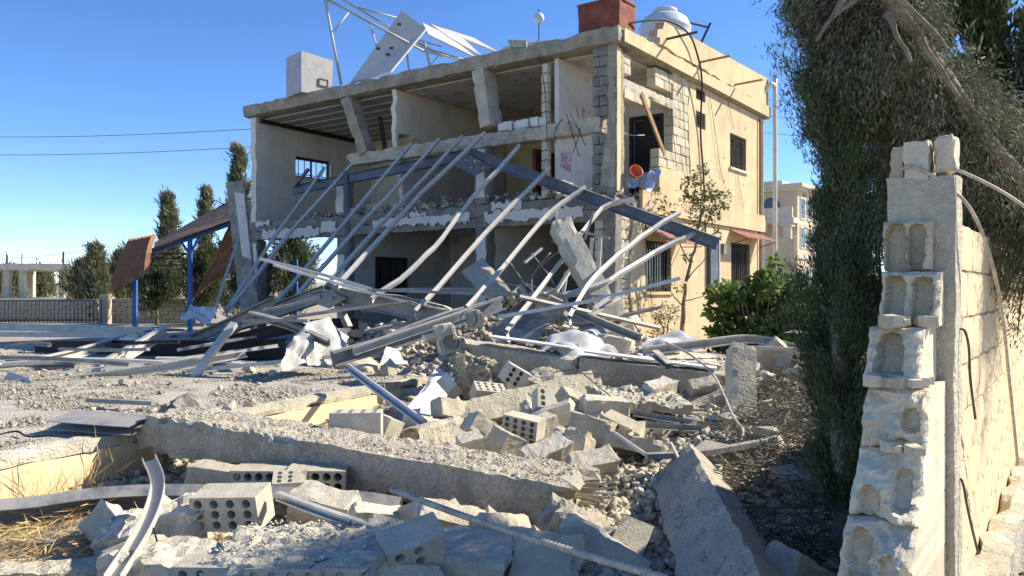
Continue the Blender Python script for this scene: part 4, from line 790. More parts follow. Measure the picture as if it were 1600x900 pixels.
# ------------------------------------------------------------------ hollow blocks
g34 = grid_holes(4, 3, .4, .2)
BM = dict(
 full=block_mesh('hollow_block', holes=g34, rr=.0255, D=.2, seed=2), half=block_mesh('half_hollow_block', holes=g34, rr=.0255, D=.18, brk=.14, seed=3),
 two=block_mesh('two_row_block', H=.15, holes=grid_holes(5, 2, .4, .15), rr=.028, D=.2, seed=4), part=block_mesh('broken_hollow_block', holes=g34, rr=.0255, D=.14, brk=.21, seed=6))
for nm, sz, sd_ in (('solid', (.4,.2,.2), 31), ('solid2', (.33,.2,.16), 32), ('slab', (.42,.1,.30), 33), ('cube', (.22,.2,.2), 34)):
    mb = MB(); mb.rough((-sz[0]/2,-sz[1]/2,-sz[2]/2), (sz[0],0,0), (0,sz[1],0), (0,0,sz[2]), cell=.03, amp=.006, chip=.02, e1=.035, seed=sd_); BM[nm] = mb.mesh('block_'+nm, M['block'])
def blk(kind, px, py, d, rot, lab, s=1.0, cat='concrete block', m=None):
    o = inst(BM[kind], 'hollow_block' if kind in ('full','half','two','part') else 'concrete_block', at(px, py, d), tuple(R(a) for a in rot), (s,)*3, label=lab, cat=cat, group='loose concrete blocks'); return o
blk('full', 362, 792, 4.5, (10,-3,-8), 'hollow block with rows of round holes facing us, near bottom left')
blk('full', 557, 662, 6.35, (-90,0,4), 'lone hollow block set upright on the long grit covered beam')
blk('part', 615, 668, 6.75, (-75,20,60), 'broken block leaning behind the lone block on the beam')
blk('half', 662, 852, 3.85, (22,-14,22), 'broken hollow block with big holes at bottom centre')
blk('slab', 690, 815, 4.55, (60,18,30), 'grey block shell standing on edge behind the reinforcing bar', 1.15)
blk('half', 700, 822, 4.65, (-20,-40,140), 'ribbed hollow block piece beside the grey shell')
blk('two', 412, 747, 5.55, (2,0,-2), 'left block of the buried row with a line of round holes')
blk('two', 497, 747, 5.48, (2,1,3), 'right block of the buried row with a line of round holes', 1.0)
blk('solid', 342, 749, 5.6, (4,6,-8), 'worn block at the left end of the buried row')
blk('half', 462, 757, 5.25, (-68,0,12), 'small hollow block lying holes up on the buried row', .72)
blk('solid', 508, 792, 4.85, (20,10,-12), 'block lying under the end of the metal trough')
blk('solid', 853, 713, 5.95, (22,-18,28), 'pale solid block tipped forward, largest in the sunlit pile', 1.0)
blk('solid', 925, 728, 5.85, (30,-8,16), 'pale solid block right of the largest tipped one', .95)
blk('cube', 790, 697, 6.15, (12,25,40), 'cracked tan block left of the largest tipped one', 1.05)
blk('solid2', 922, 672, 6.5, (80,14,-12), 'tall grey block standing upright in the sunlit pile', 1.1)
blk('solid', 905, 700, 6.3, (8,30,70), 'grey block at the foot of the upright one')
blk('full', 818, 665, 6.9, (4,8,-28), 'hollow block with holes facing us above the cracked tan block', .85)
blk('cube', 848, 668, 7.1, (5,-12,30), 'grey square block right of the hollow one in the pile')
blk('cube', 735, 696, 6.0, (16,-10,20), 'small brown brick-like piece left of the pile', .8)
blk('solid2', 757, 672, 6.6, (-10,35,25), 'grey block wedged under the sunlit beam stub')
blk('solid', 868, 650, 7.4, (10,-20,-15), 'flat pale block at the back of the pile')
blk('part', 865, 628, 7.6, (-30,10,20), 'broken hollow piece under the right end of the sunlit stub')
blk('solid2', 895, 625, 7.9, (30,20,35), 'tan ribbed block right of the sunlit stub', .9)
blk('full', 762, 615, 8.3, (-62,8,24), 'hollow block lying holes up behind the sunlit stub', .85)
blk('half', 812, 592, 8.6, (10,30,20), 'round-holed block behind the sunlit stub')
blk('solid', 700, 640, 7.4, (-18,14,50), 'rough pale block beside the plastered post stub', .85)
blk('part', 708, 610, 8.4, (-50,30,70), 'cracked block behind the plastered post stub')
blk('full', 785, 470, 12.6, (15,30,20), 'hollow block caught under the arched purlins')
blk('half', 812, 458, 12.5, (-20,-35,40), 'hollow block beside the first under the arched purlins')
blk('solid', 945, 640, 7.5, (8,5,15), 'tan slab block at the right of the pile', 1.15)
blk('half', 975, 675, 6.8, (10,20,-30), 'shaded hollow block with dark holes near the flat bars')
blk('slab', 990, 695, 6.5, (75,10,-10), 'shaded thin slab propped below the flat bars', 1.2)
blk('solid', 1030, 610, 8.4, (14,-8,40), 'pale block before the level beam, left of the post')
blk('cube', 1235, 565, 10.2, (10,20,40), 'tan block in the sunlit debris by the window frame', 1.2)
blk('two', 1262, 570, 10.0, (-20,10,-20), 'hollow block in the sunlit debris near the cypress', 1.1)
blk('slab', 1215, 560, 10.3, (40,40,20), 'tipped slab in the sunlit debris right of the post', 1.3)
blk('slab', 955, 860, 4.3, (70,25,-28), 'grey block shell leaning in shade at bottom centre', 1.3)
blk('half', 985, 850, 4.4, (20,-30,60), 'shaded hollow block beside the lying column', 1.0)
blk('solid', 590, 815, 4.5, (10,12,25), 'block stub under the short channel in the foreground', .8)
blk('slab', 615, 885, 3.85, (85,12,12), 'pale slab at the bottom edge left of centre', 1.1)
blk('solid', 1245, 905, 3.6, (10,30,40), 'shaded rounded block at the foot of the boundary wall', 1.0)
rb_ = random.Random(41)
for i in range(30):
    near = i < 14
    if near: px, d = rb_.uniform(170, 960), rb_.uniform(4.2, 5.2)
    else: px, d = rb_.uniform(640, 1130), rb_.uniform(6.2, 9.3)
    x = (px-800)/F*d
    if on_terrace(x, d) or (px < 330 and d > 4.9): continue
    z = hz(x, d)+rb_.uniform(.04, .12); kd = rb_.choice(('half','part','solid2','cube','slab','part','solid')); o = blk(kd, px, 450+(CZ-z)*F/d, d, (rb_.uniform(-70,70), rb_.uniform(-40,40), rb_.uniform(0,180)), '', rb_.uniform(.6,1.05))
    o['label'] = dict(half='cracked hollow half block', part='holed block remnant', solid2='stubby solid block', cube='square block stub', slab='thin block shell', solid='long solid block')[kd]+(' strewn in the near rubble, ' if near else ' strewn in the middle rubble, ')+('left' if px < 480 else 'left of centre' if px < 700 else 'right of centre' if px < 900 else 'right'); o['group'] = 'blocks strewn in the rubble'
def frag(name, lab, c, size, rot, seed, m='block', amp=.025, chip=.05, cell=.035, cat='wall fragment'):
    Rm = (Matrix.Rotation(R(rot[2]), 3, 'Z') @ Matrix.Rotation(R(rot[1]), 3, 'Y') @ Matrix.Rotation(R(rot[0]), 3, 'X')); s = Vec(size); c = Vec(c)
    mb = MB(); mb.rough(c-Rm @ (s/2), Rm @ Vec((s.x,0,0)), Rm @ Vec((0,s.y,0)), Rm @ Vec((0,0,s.z)), cell=cell, amp=amp, chip=chip, e0=.07, e1=.06, seed=seed, nmax=50); return mb.thing(name, M[m], lab, cat), Rm
f1, Rm = frag('wall_fragment', 'big lying wall fragment with round holes along its near edge', at(478,876,3.9), (.84,.56,.19), (5,-3,-10), 3, 'block')
for i, (x, k) in enumerate(((-.34,'half'), (.02,'full'), (.34,'half'))):
    o = inst(BM[k], 'hollow_block', at(478,876,3.9)+Rm @ Vec((x,-.215,-.012)), (R(5), R(-3), R(-10)), (.95,.8,1.02), parent=f1)
f2, _ = frag('wall_fragment', 'mortared block fragment left of the holed block at bottom left', at(250,836,4.55), (.5,.4,.28), (4,-8,14), 5, 'block', .035, .07)
frag('wall_fragment', 'flat pale fragment under the curved channel', at(270,885,3.95), (.5,.35,.14), (0,4,-10), 7, 'block')
frag('wall_fragment', 'smooth pale slab top lying at bottom centre', at(735,872,4.0), (.40,.36,.16), (10,2,-4), 9, 'block', .006, .03)
frag('wall_fragment', 'grey slab with a straight edge leaning right of the pale slab', at(850,880,3.95), (.36,.1,.34), (-55,0,-14), 11, 'block', .006, .03)
frag('wall_fragment', 'rubble covered slab in the middle behind the loose blocks', at(1000,625,8.1), (.9,.7,.10), (6,4,10), 13, 'block', .03, .05)
frag('wall_fragment', 'broken slab leaning under the level beam', at(880,600,9.0), (.8,.3,.12), (30,10,-10), 15, 'conc_l', .02, .04)
frag('wall_fragment', 'mortar lump hanging under the left end of the level beam', at(735,585,9.4), (.4,.3,.42), (10,20,10), 17, 'conc', .05, .1)
frag('wall_fragment', 'concrete lump hanging among the arched purlins', at(855,480,12.4), (.36,.3,.5), (10,-10,20), 19, 'conc_l', .06, .12)
frag('wall_fragment', 'thick broken slab buried at the foot of the lying column', at(905,830,4.7), (.4,.35,.22), (12,20,30), 21, 'conc', .03, .06)
frag('wall_fragment', 'pale slab lying flat behind the right half of the level beam', at(1060,560,10.0), (1.0,.6,.08), (8,6,-6), 23, 'conc_l', .01, .04)
frag('wall_fragment', 'concrete edge piece lying in the bottom left corner', at(40,905,4.05), (.7,.2,.12), (0,0,8), 25, 'conc_l', .01, .03)
frag('wall_fragment', 'pale stone lump in the shaded brush', at(1205,685,6.6), (.18,.16,.14), (0,10,20), 27, 'block', .02, .06)
# ------------------------------------------------------------------ broken lumps
LUMP = []
for k in range(10):
    rng = random.Random(k+70); mb = MB(); mb.hull(chunk_pts(1, rng.uniform(.6,.9), rng.uniform(.45,.75), rng, 16, .5)); LUMP.append(mb.mesh('lump', M['stone' if k % 3 else 'stone_g'], fix=True))
def side3(p):
    x = 800+F*p[0]/p[1]; return ', far left' if x < 420 else ', left of centre' if x < 640 else ', at the centre' if x < 860 else ', right of centre' if x < 1040 else ', far right'
def lumps(n, fn, s0, s1, lab, grp, seed, zoff=.25):
    rng = random.Random(seed); i = 0; tries = 0
    while i < n and tries < n*30:
        tries += 1; p = fn(rng)
        if p is None: continue
        s_ = s0*(s1/s0)**(rng.random()**1.6)
        inst(rng.choice(LUMP), 'concrete_lump', (p[0], p[1], p[2]+s_*zoff), (rng.uniform(-.5,.5), rng.uniform(-.5,.5), rng.uniform(0,6.28)), (s_,)*3, label=('large ' if s_ > (s0*s1)**.5*1.2 else 'small ')+lab+side3(p), cat='concrete lump', group=grp); i += 1
def zone(x0, x1, y0, y1, pred=None):
    def f(rng):
        x, y = rng.uniform(x0, x1), rng.uniform(y0, y1)
        if on_terrace(x, y) or (pred and not pred(x, y)): return None
        return x, y, hz(x, y)
    return f
PB = lambda x, y, lo, hi: lo < 800+F*x/y < hi
lumps(62, zone(-1.2, 2.6, 6.0, 9.6), .1, .34, 'broken concrete lump in the middle rubble field', 'lumps in the middle rubble field', 1)
lumps(46, zone(-2.2, 1.3, 3.9, 5.3, lambda x, y: PB(x, y, 330, 1010)), .06, .24, 'broken concrete lump in the foreground rubble', 'lumps in the foreground rubble', 2)
lumps(70, zone(-3.5, 3.0, 10.0, 15.5), .12, .6, 'broken concrete lump heaped before the house front', 'lumps heaped before the house front', 3)
lumps(26, zone(2.2, 5.2, 8.6, 13, lambda x, y: PB(x, y, 1160, 1290)), .12, .42, 'broken tan lump in the sunlit debris beside the house', 'lumps beside the house', 4)
lumps(22, lambda r: (lambda x, y: (x, y, TZ) if on_terrace(x, y) else None)(r.uniform(-7.5,-1.3), r.uniform(7.0,12.5)), .06, .24, 'broken lump lying on the terrace gravel', 'lumps on the terrace', 5)
lumps(40, lambda r: (lambda u, v: tuple(W(u, v, 3.33)))(r.uniform(.5,8.2), r.uniform(.0,1.6)), .12, .5, 'broken lump spilled on the upper floor slab', 'lumps on the upper floor', 6)
lumps(16, lambda r: (lambda u, v: tuple(W(u, v, .9)))(r.uniform(.6,7.2), r.uniform(.0,2.6)), .2, .6, 'broken lump heaped inside the ground floor', 'lumps inside the ground floor', 7)
lumps(40, zone(1.0, 3.6, 4.6, 8.4), .08, .34, 'shaded lump in the brush near the boundary wall', 'lumps in the shaded brush', 8)
# bits upstairs
for k, (x, y, r, m, nm, lab) in enumerate(((992,270,.13,'orange','plastic_bowl','orange plastic bowl lying on the balcony edge'), (985,285,.13,'bluep','plastic_basin','small pale blue basin at the left of the balcony edge'), (1008,283,.20,'bluep','plastic_basin','large pale blue basin lying on the balcony edge'), (1022,272,.14,'bluep','plastic_basin','pale blue basin standing against the balcony parapet'))):
    c = at(x, y, 15.9+.15*k); t = lathe([(0,-.5*r), (r*.72,-.5*r), (r,.55*r), (r*1.1,.6*r), (r*1.08,.5*r), (r*.95,.45*r), (r*.66,-.42*r), (0,-.42*r)], Vec((0,0,0)), 22)
    me = t.mesh(nm, M[m], smooth=True); inst(me, nm, c, (R(60+20*k), R(35-20*k), .5*k), label=lab, cat='basin' if 'basin' in nm else 'bowl')
# ------------------------------------------------------------------ gravel and rubble
def scatter(name, lab, cat, pts, sizes, m, seed, nvar=10, npt=9, flat=.75):
    rng = np.random.default_rng(seed); V_ = []; F_ = []; base = 0; pts = np.asarray(pts, float); sizes = np.asarray(sizes, float); var = rng.integers(0, nvar, len(pts))
    for k in range(nvar):
        r = random.Random(seed*31+k); b = MB(); q_ = [Vec((r.gauss(0,1), r.gauss(0,1), r.gauss(0,1))).normalized() for _ in range(npt)]; e_ = (1, r.uniform(.6,1), r.uniform(.4,.8)); b.hull([Vec((q.x*e_[0], q.y*e_[1], q.z*e_[2]))*r.uniform(.40,.58) for q in q_]); v0 = np.array([tuple(p) for p in b.v]); f0 = []
        for f in b.f: f0 += [(f[0], f[i], f[i+1]) for i in range(1, len(f)-1)]
        f0 = np.array(f0); idx = np.where(var == k)[0]; n = len(idx)
        if not n: continue
        q = rng.normal(size=(n,4)); q /= np.linalg.norm(q, axis=1)[:,None]; w, x, y, z = q.T
        Rm = np.stack([1-2*(y*y+z*z), 2*(x*y-z*w), 2*(x*z+y*w), 2*(x*y+z*w), 1-2*(x*x+z*z), 2*(y*z-x*w), 2*(x*z-y*w), 2*(y*z+x*w), 1-2*(x*x+y*y)], 1).reshape(n,3,3)
        vv = np.einsum('nij,kj->nki', Rm, v0)*sizes[idx][:,None,None]; vv[:,:,2] *= flat; vv += pts[idx][:,None,:]
        V_.append(vv.reshape(-1,3)); F_.append((f0[None]+(np.arange(n)*len(v0))[:,None,None]+base).reshape(-1,3)); base += n*len(v0)
    return rawmesh(name, np.concatenate(V_), np.concatenate(F_), M[m], lab, cat)
def rawmesh(name, V_, F_, m, lab, cat, kind='stuff', parent=None):
    me = bpy.data.meshes.new(name); k = F_.shape[1]; me.vertices.add(len(V_)); me.vertices.foreach_set('co', V_.astype(np.float32).ravel()); me.loops.add(F_.size); me.loops.foreach_set('vertex_index', F_.astype(np.int32).ravel())
    me.polygons.add(len(F_)); me.polygons.foreach_set('loop_start', np.arange(len(F_), dtype=np.int32)*k); me.update(calc_edges=True); me.materials.append(m)
    o = bpy.data.objects.new(name, me); col.objects.link(o)
    if parent: o.parent = parent; o.location = -WLOC[parent.name]
    return tag(o, lab, cat, kind=kind)
def cloud(n, fn, s0, s1, seed, sink=.2, pw=3.0):
    rng = random.Random(seed); ps = []; ss = []; tr_ = 0
    while len(ps) < n and tr_ < n*12:
        tr_ += 1; p = fn(rng)
        if p is None: continue
        s_ = s0+(s1-s0)*rng.random()**pw; ps.append((p[0], p[1], p[2]+s_*sink*.6)); ss.append(s_)
    return ps, ss
def fan(x0, x1, y0, y1, pred):   # depth-weighted towards the camera
    def f(rng):
        y = 1/rng.uniform(1/y1, 1/y0); x = rng.uniform(x0, x1)*y
        return pred(x, y)
    return f
rn = 0.0
tf = fan(-.70, .05, 4.6, 16.5, lambda x, y: (x, y, TZ) if on_terrace(x, y) and nz(x*.9, y*.9, 4)+nz(x*3, y*3)*.5+rn > -.12 else None)
ca_, cb_ = cloud(30000, tf, .006, .042, 1, pw=3), cloud(700, tf, .04, .13, 11, pw=3); tgr = (ca_[0]+cb_[0], ca_[1]+cb_[1])
scatter('terrace_gravel', 'fine grey gravel and grit strewn over the terrace', 'gravel', *tgr, 'stone_g', 3)
hf = fan(-.55, .42, 3.8, 15.5, lambda x, y: None if on_terrace(x, y) or (x < -1.9 and y < 5.4) or (math.hypot(0, 0) > 1) else (x, y, hz(x, y)))
scatter('rubble_gravel', 'small broken stones and crumbs between the fallen pieces', 'rubble', *cloud(34000, hf, .010, .15, 2, pw=3.2), 'stone', 4)
mf = fan(-.30, .22, 9.8, 15.5, lambda x, y: None if on_terrace(x, y) else (x, y, hz(x, y)))
scatter('heap_rubble', 'coarse broken masonry heaped before the open house front', 'rubble', *cloud(5200, mf, .05, .30, 8, pw=2.2), 'stone_g', 9)
uf = lambda r: tuple(W(r.uniform(.4, 9.5), r.uniform(-.02, 2.2), 3.34+.18*r.random()**2))
scatter('upper_floor_rubble', 'crumbled masonry spilled along the upper floor slab', 'rubble', *cloud(3500, uf, .03, .22, 3, pw=2.2), 'stone_g', 5)
def bf(r):   # grit on top of the long beam
    a, b = r.random(), r.uniform(-.24, .24)
    if nz(a*9, b*9, 3) < -.25: return None
    p0, p1 = Vec((-2.78,6.55,.36)), Vec((.40,5.16,.15)); p = p0.lerp(p1, a); d = (p1-p0).normalized(); x = d.cross(Vec((0,0,1))); return p.x+x.x*b, p.y+x.y*b, p.z+.145+x.z*b
scatter('beam_grit', 'loose grit and chips lying on top of the long fallen beam', 'grit', *cloud(3500, bf, .006, .035, 4), 'stone', 6)
ff = lambda r: tuple(at(478,876,3.9)+(Matrix.Rotation(R(-10), 3, 'Z') @ Matrix.Rotation(R(-3), 3, 'Y') @ Matrix.Rotation(R(5), 3, 'X')) @ Vec((r.uniform(-.40,.40), r.uniform(-.26,.26), .10)))
scatter('fragment_grit', 'grit lying on the big holed wall fragment', 'grit', *cloud(700, ff, .005, .035, 5), 'stone', 7)

def cf_(r):   # dust and crumbs on the sloping upper face of the lying column
    a, b = r.random(), r.random(); 
    if nz(a*6, b*3, 9) < .02: return None
    p = Vec((1.28,5.75,.13)).lerp(Vec((.92,2.95,.19)), a); k = .03+.19*b; return p.x-k, p.y, p.z+.262-k
scatter('column_grit', 'grit and crumbs on the sloping face of the lying column', 'grit', *cloud(3000, cf_, .004, .022, 6), 'stone_g', 8)
# ------------------------------------------------------------------ plants
def blades(Pn, Dn, L, Wd, k, spread, seed, jit=.18):
    """k diamond leaves at every point: Pn (n,3), Dn (n,3) mean directions"""
    rng = np.random.default_rng(seed); n = len(Pn); Pn = np.repeat(Pn, k, 0); D = np.repeat(Dn, k, 0)+rng.normal(size=(n*k,3))*spread
    D /= np.linalg.norm(D, axis=1)[:,None]+1e-9; S = np.cross(D, rng.normal(size=D.shape)); S /= np.linalg.norm(S, axis=1)[:,None]+1e-9
    l = (np.repeat(L, k) if np.ndim(L) else np.full(n*k, L))*rng.uniform(.5,1.15,n*k); w = l*Wd*rng.uniform(.7,1.3,n*k)
    Pn = Pn+rng.normal(size=Pn.shape)*l[:,None]*jit; N_ = np.cross(D, S)
    if k > 5:
        V_ = np.stack([Pn-S*w[:,None]*.8, Pn+S*w[:,None]*.8, Pn+D*l[:,None]+N_*(w*.3)[:,None]],1).reshape(-1,3); return V_, np.arange(len(V_)).reshape(-1,3)
    a = Pn; b = Pn+D*(l*.45)[:,None]+S*w[:,None]+N_*(w*.25)[:,None]; c = Pn+D*l[:,None]; d = Pn+D*(l*.45)[:,None]-S*w[:,None]+N_*(w*.25)[:,None]
    V_ = np.stack([a,b,c,d],1).reshape(-1,3); return V_, np.arange(len(V_)).reshape(-1,4)
def limb(mb, p0, p1, r0, r1, seed, n=5, wob=.06):
    pts = []; p0, p1 = Vec(p0), Vec(p1); L = (p1-p0).length
    vs = []; d = (p1-p0).normalized(); x = d.cross(Vec((.3,.9,.2))).normalized(); y = x.cross(d)
    for i in range(n+1):
        t = i/n; c = p0.lerp(p1, t)+noise.noise_vector(Vec((seed*3.3, t*3, seed)))*L*wob*(1 if 0 < i else 0); r = r0+(r1-r0)*t
        vs += [c+x*r*math.cos(6.2832*k/7)*(1+.15*math.sin(seed+k*2.3+i))+y*r*math.sin(6.2832*k/7) for k in range(7)]; pts.append(c)
    mb.add(vs, [(i*7+k, i*7+(k+1) % 7, (i+1)*7+(k+1) % 7, (i+1)*7+k) for i in range(n) for k in range(7)]); return pts
def cypress(name, lab, base, h, prof, m, seed, nbr=120, per=90, L=.085, lean=(0,0), r0=.06, group='cypress trees', clear=.25, droop=0.0, k=5, wd=.14, jit=.3):
    t = root(name, base, lab, 'tree', group); base = Vec(base); rng = np.random.default_rng(seed); r = random.Random(seed)
    ax = lambda z: base+Vec((lean[0]*z, lean[1]*z, z))
    mb = MB(); limb(mb, ax(-.1), ax(h*.97), r0, .006, seed, 10, .008); br = MB(); Pn = []; Dn = []
    for i in range(nbr):
        z = clear+(h-clear)*((i+r.random())/nbr)**.95; a = r.uniform(0, 6.283); rad = np.interp(z/h, [q[0] for q in prof], [q[1] for q in prof])*r.uniform(.62,1.12)
        if r.random() < .06: rad *= 1.25
        up = rad*r.uniform(1.1,2.2)-droop*r.uniform(.6,1.8)*rad; p0 = ax(z); p1 = p0+Vec((math.cos(a)*rad, math.sin(a)*rad, up)); limb(br, p0, p1, .012*r0/.06, .003, seed+i, 3)
        tt = rng.random(per)**.65; c = np.outer(1-tt, np.array(p0))+np.outer(tt, np.array(p1)); c += rng.normal(size=(per,3))*rad*np.array([.11,.11,.22]); Pn.append(c)
        d = np.array([math.cos(a)*.5, math.sin(a)*.5, 1.15-1.7*droop]); Dn.append(np.tile(d/np.linalg.norm(d), (per,1)))
    mb.part('trunk', M['bark'], t, smooth=True); br.part('branches', M['bark'], t)
    V_, F_ = blades(np.concatenate(Pn), np.concatenate(Dn), L, wd, k, .28, seed, jit); rawmesh('crown', V_, F_, M[m], None, None, 'stuff', t); return t
# tall cypress inside the boundary wall
cypress('cypress_tree', 'tall dark cypress rising out of the picture left of the broken wall', at(1318, 885, 4.3), 5.8, [(0,.12), (.08,.20), (.16,.23), (.24,.19), (.29,.15), (.33,.19), (.38,.28), (.45,.35), (.6,.36), (.8,.25), (1,.02)], 'cyp', 3, 240, 130, .034, r0=.06, k=12, wd=.13, jit=.75, lean=(.002,.0))
# leaning fallen cypress over the wall
t = root('leaning_cypress_tree', at(1600, 330, 4.35), 'dust covered cypress fallen across the boundary wall, trunk slanting down right', 'tree', 'cypress trees')
mb = MB(); a_, b_ = at(1325, -60, 3.95), at(1625, 330, 4.35); limb(mb, at(1612, 310, 4.05), at(1338, -70, 3.75), .042, .03, 4, 14, .02); mb.part('trunk', M['bark'], t, smooth=True)
rng = np.random.default_rng(8); r = random.Random(9); br = MB(); Pn = []; Dn = []; axd = (b_-a_).normalized()
for i in range(150):
    s_ = r.uniform(-.02, 1.12); c0 = (a_.lerp(b_, s_) if i % 4 else at(1338, -70, 3.75).lerp(at(1612, 310, 4.05), s_)); an = r.uniform(0, 6.283); rad = r.uniform(.18,.38)*(1.0+.3*s_)
    sv = Vec((math.cos(an), math.sin(an)*.8, 0)); sv.y += .45; sv = sv-axd*sv.dot(axd); tip = c0+sv*rad*.95+axd*rad*r.uniform(-.2,.8)+Vec((0,0,r.uniform(-.75,.25)*rad-.12*(s_ > .3)))
    limb(br, c0, tip, .012, .003, i, 4, .1); per = 62
    tt = rng.random(per)**.55; c = np.outer(1-tt, np.array(c0))+np.outer(tt, np.array(tip)); c += rng.normal(size=(per,3))*.075; Pn.append(c); d = np.array((tip-c0).normalized())+np.array([0,0,-.25]); Dn.append(np.tile(d, (per,1)))
for i in range(34):   # low drooping boughs between the cypress and the broken wall
    c0 = at(r.uniform(1370,1440), r.uniform(60,330), r.uniform(4.5,5.0)); tip = c0+Vec((r.uniform(-.12,.12), r.uniform(-.1,.25), -r.uniform(.25,.8))); limb(br, c0, tip, .01, .003, i+300, 4, .1)
    tt = rng.random(70)**.7; c = np.outer(1-tt, np.array(c0))+np.outer(tt, np.array(tip))+rng.normal(size=(70,3))*.06; Pn.append(c); Dn.append(np.tile(np.array((tip-c0).normalized()), (70,1)))
br.part('branches', M['twig'], t); V_, F_ = blades(np.concatenate(Pn), np.concatenate(Dn), .036, .13, 12, .4, 5, .8); rawmesh('crown', V_, F_, M['cyp_d'], None, None, 'stuff', t)
for i, (a, b, q) in enumerate((((1322,-10),(1275,66),3.7), ((1340,-5),(1300,30),3.7), ((1385,20),(1425,95),3.5), ((1440,60),(1500,150),3.55), ((1400,-10),(1480,75),3.5))):
    mb = MB(); limb(mb, at(*a, q), at(*b, q), .016, .007, i, 5, .05); mb.part('bare_branch', M['bark'], t)
# cypresses beyond the wall
cypress('cypress_tree', 'slim green cypress top behind the fallen tree, at the upper right', at(1535, 512, 30), 15.5, [(0,.9), (.3,1.05), (.6,1.0), (.85,.6), (1,.02)], 'cyp_b', 13, 110, 60, .36, r0=.14)
cypress('cypress_tree', 'cypress behind the trunk of the fallen tree, at the top', at(1432, 512, 30), 16.5, [(0,.9), (.3,1.3), (.6,1.3), (.85,.9), (1,.02)], 'cyp_b', 14, 110, 60, .36, r0=.14)
cypress('cypress_tree', 'dark cypress cut off by the right picture edge', at(1640, 515, 29), 11, [(0,.9), (.3,1.8), (.6,1.7), (.85,1.2), (1,.02)], 'cyp', 15, 110, 60, .36, r0=.14)
cypress('cypress_tree', 'dark cypress showing low between the wall and tall cypress', at(1478, 515, 29), 9, [(0,1.2), (.3,2.1), (.6,1.8), (.85,1.0), (1,.02)], 'cyp', 16, 110, 60, .36, r0=.14)
# fig bush, shrub against the house
def leafy(name, lab, stems, clouds, m, L, wd, seed, cat='bush', k=4, down=.35):
    base = Vec(stems[0][0]); t = root(name, base, lab, cat); mb = MB(); rng = np.random.default_rng(seed)
    for i, (a, b, r0, r1) in enumerate(stems): limb(mb, a, b, r0, r1, seed+i, 5, .06)
    mb.part('stem' if cat != 'tree' else 'trunk', M['bark'], t); Pn = []; Dn = []
    for (c, rad, n) in clouds:
        u = rng.normal(size=(n,3)); u /= np.linalg.norm(u, axis=1)[:,None]; rr = rng.random(n)**.45; c = np.array(c); Pn.append(c+u*rr[:,None]*np.array(rad)); Dn.append(u*.8+np.array([0,0,-down+.3]))
    V_, F_ = blades(np.concatenate(Pn), np.concatenate(Dn), L, wd, k, .6, seed); rawmesh('crown', V_, F_, M[m], None, None, 'stuff', t); return t
B = at(1192, 560, 15.3); rng = random.Random(4)
leafy('fig_bush', 'dense bright green fig bush beside the cream house wall', [(B+Vec((0,0,-.3)), B+Vec((rng.uniform(-.8,.8), rng.uniform(-.3,.3), 1.2)), .03, .01) for _ in range(9)], [(B+Vec((rng.uniform(-.85,.85), rng.uniform(-.5,.4), rng.uniform(.15,1.5))), (.26,.26,.22), 34) for _ in range(64)]+[(B+Vec((.25,0,1.75)), (.16,.16,.2), 26), (B+Vec((-.75,0,1.2)), (.2,.2,.2), 24)], 'bush', .15, .34, 5, k=3)
tb = at(1066, 530, 16.6)
st = [(tb, at(1072, 440, 16.7), .05, .035), (at(1072,440,16.7), at(1088,375,16.7), .035, .025), (at(1088,375,16.7), at(1098,300,16.7), .025, .012), (at(1088,375,16.7), at(1122,320,16.7), .02, .008), (at(1078,410,16.7), at(1040,330,16.7), .018, .008), (at(1072,440,16.7), at(1112,390,16.7), .015, .006), (at(1068,480,16.6), at(1035,440,16.6), .015, .005), (at(1070,470,16.6), at(1120,460,16.5), .012, .004)]
leafy('garden_shrub', 'thin leggy shrub growing against the cream side wall', st, [(at(x, y, 16.7), (r_/75, r_/90, r_/75), n) for x, y, r_, n in ((1095,275,17,60), (1080,292,18,60), (1112,300,17,60), (1128,312,16,60), (1098,325,20,70), (1072,315,14,40), (1042,330,13,30), (1030,305,10,16), (1085,350,16,45), (1062,372,10,16), (1120,365,10,14), (1110,335,14,40), (1040,440,10,12), (1062,450,10,12), (1115,460,10,12), (1075,400,10,16))], 'shrub', .10, .2, 6, 'tree', 3)
sb = at(1040, 535, 16.0); leafy('garden_shrub', 'low dark shrub at the foot of the house side wall', [(sb, sb+Vec((.1,0,.7)), .02, .006), (sb, sb+Vec((-.15,0,.6)), .02, .006)], [(sb+Vec((0,0,.55)), (.28,.25,.3), 150), (sb+Vec((-.1,.1,.2)), (.3,.25,.2), 80)], 'con', .07, .2, 7, k=3)
# conifers behind on the left
def conifer(lab, px, ytop, d, wpx, m='con', seed=0, n=60, L=None, base=1.5, grp='conifers in the left background'):
    b = at(px, 450+base*F/d, d); h = (at(px, ytop, d)-b).z; w = wpx/F*d
    return cypress('conifer_tree', lab, b, h, [(0,w*.9), (.2,w*.95), (.45,w*.72), (.65,w*.45), (.85,w*.18), (1,.01)], m, seed, n, 46, L or d*.0075, r0=.09, group=grp, clear=.4, droop=.28, k=6, wd=.15, jit=.45)
conifer('conifer with spiky top just left of the house', 372, 232, 29, 34, 'con', 21, 60)
conifer('tall conifer rising behind the rusty canopy roof', 262, 308, 36, 25, 'con', 22, 50)
conifer('small pointed conifer top between the two taller ones', 322, 298, 38, 12, 'con', 23, 36)
conifer('slim conifer beside the hanging rusty sheet', 150, 388, 38, 22, 'con', 24, 50)
conifer('broad low conifer at the left of the yard wall', 130, 415, 42, 34, 'con', 25, 50)
conifer('bushy conifer behind the far yard wall, left of centre', 192, 398, 44, 30, 'con', 26, 50)
conifer('low dark conifer under the canopy, between the blue posts', 245, 408, 33, 38, 'cyp', 27, 60)
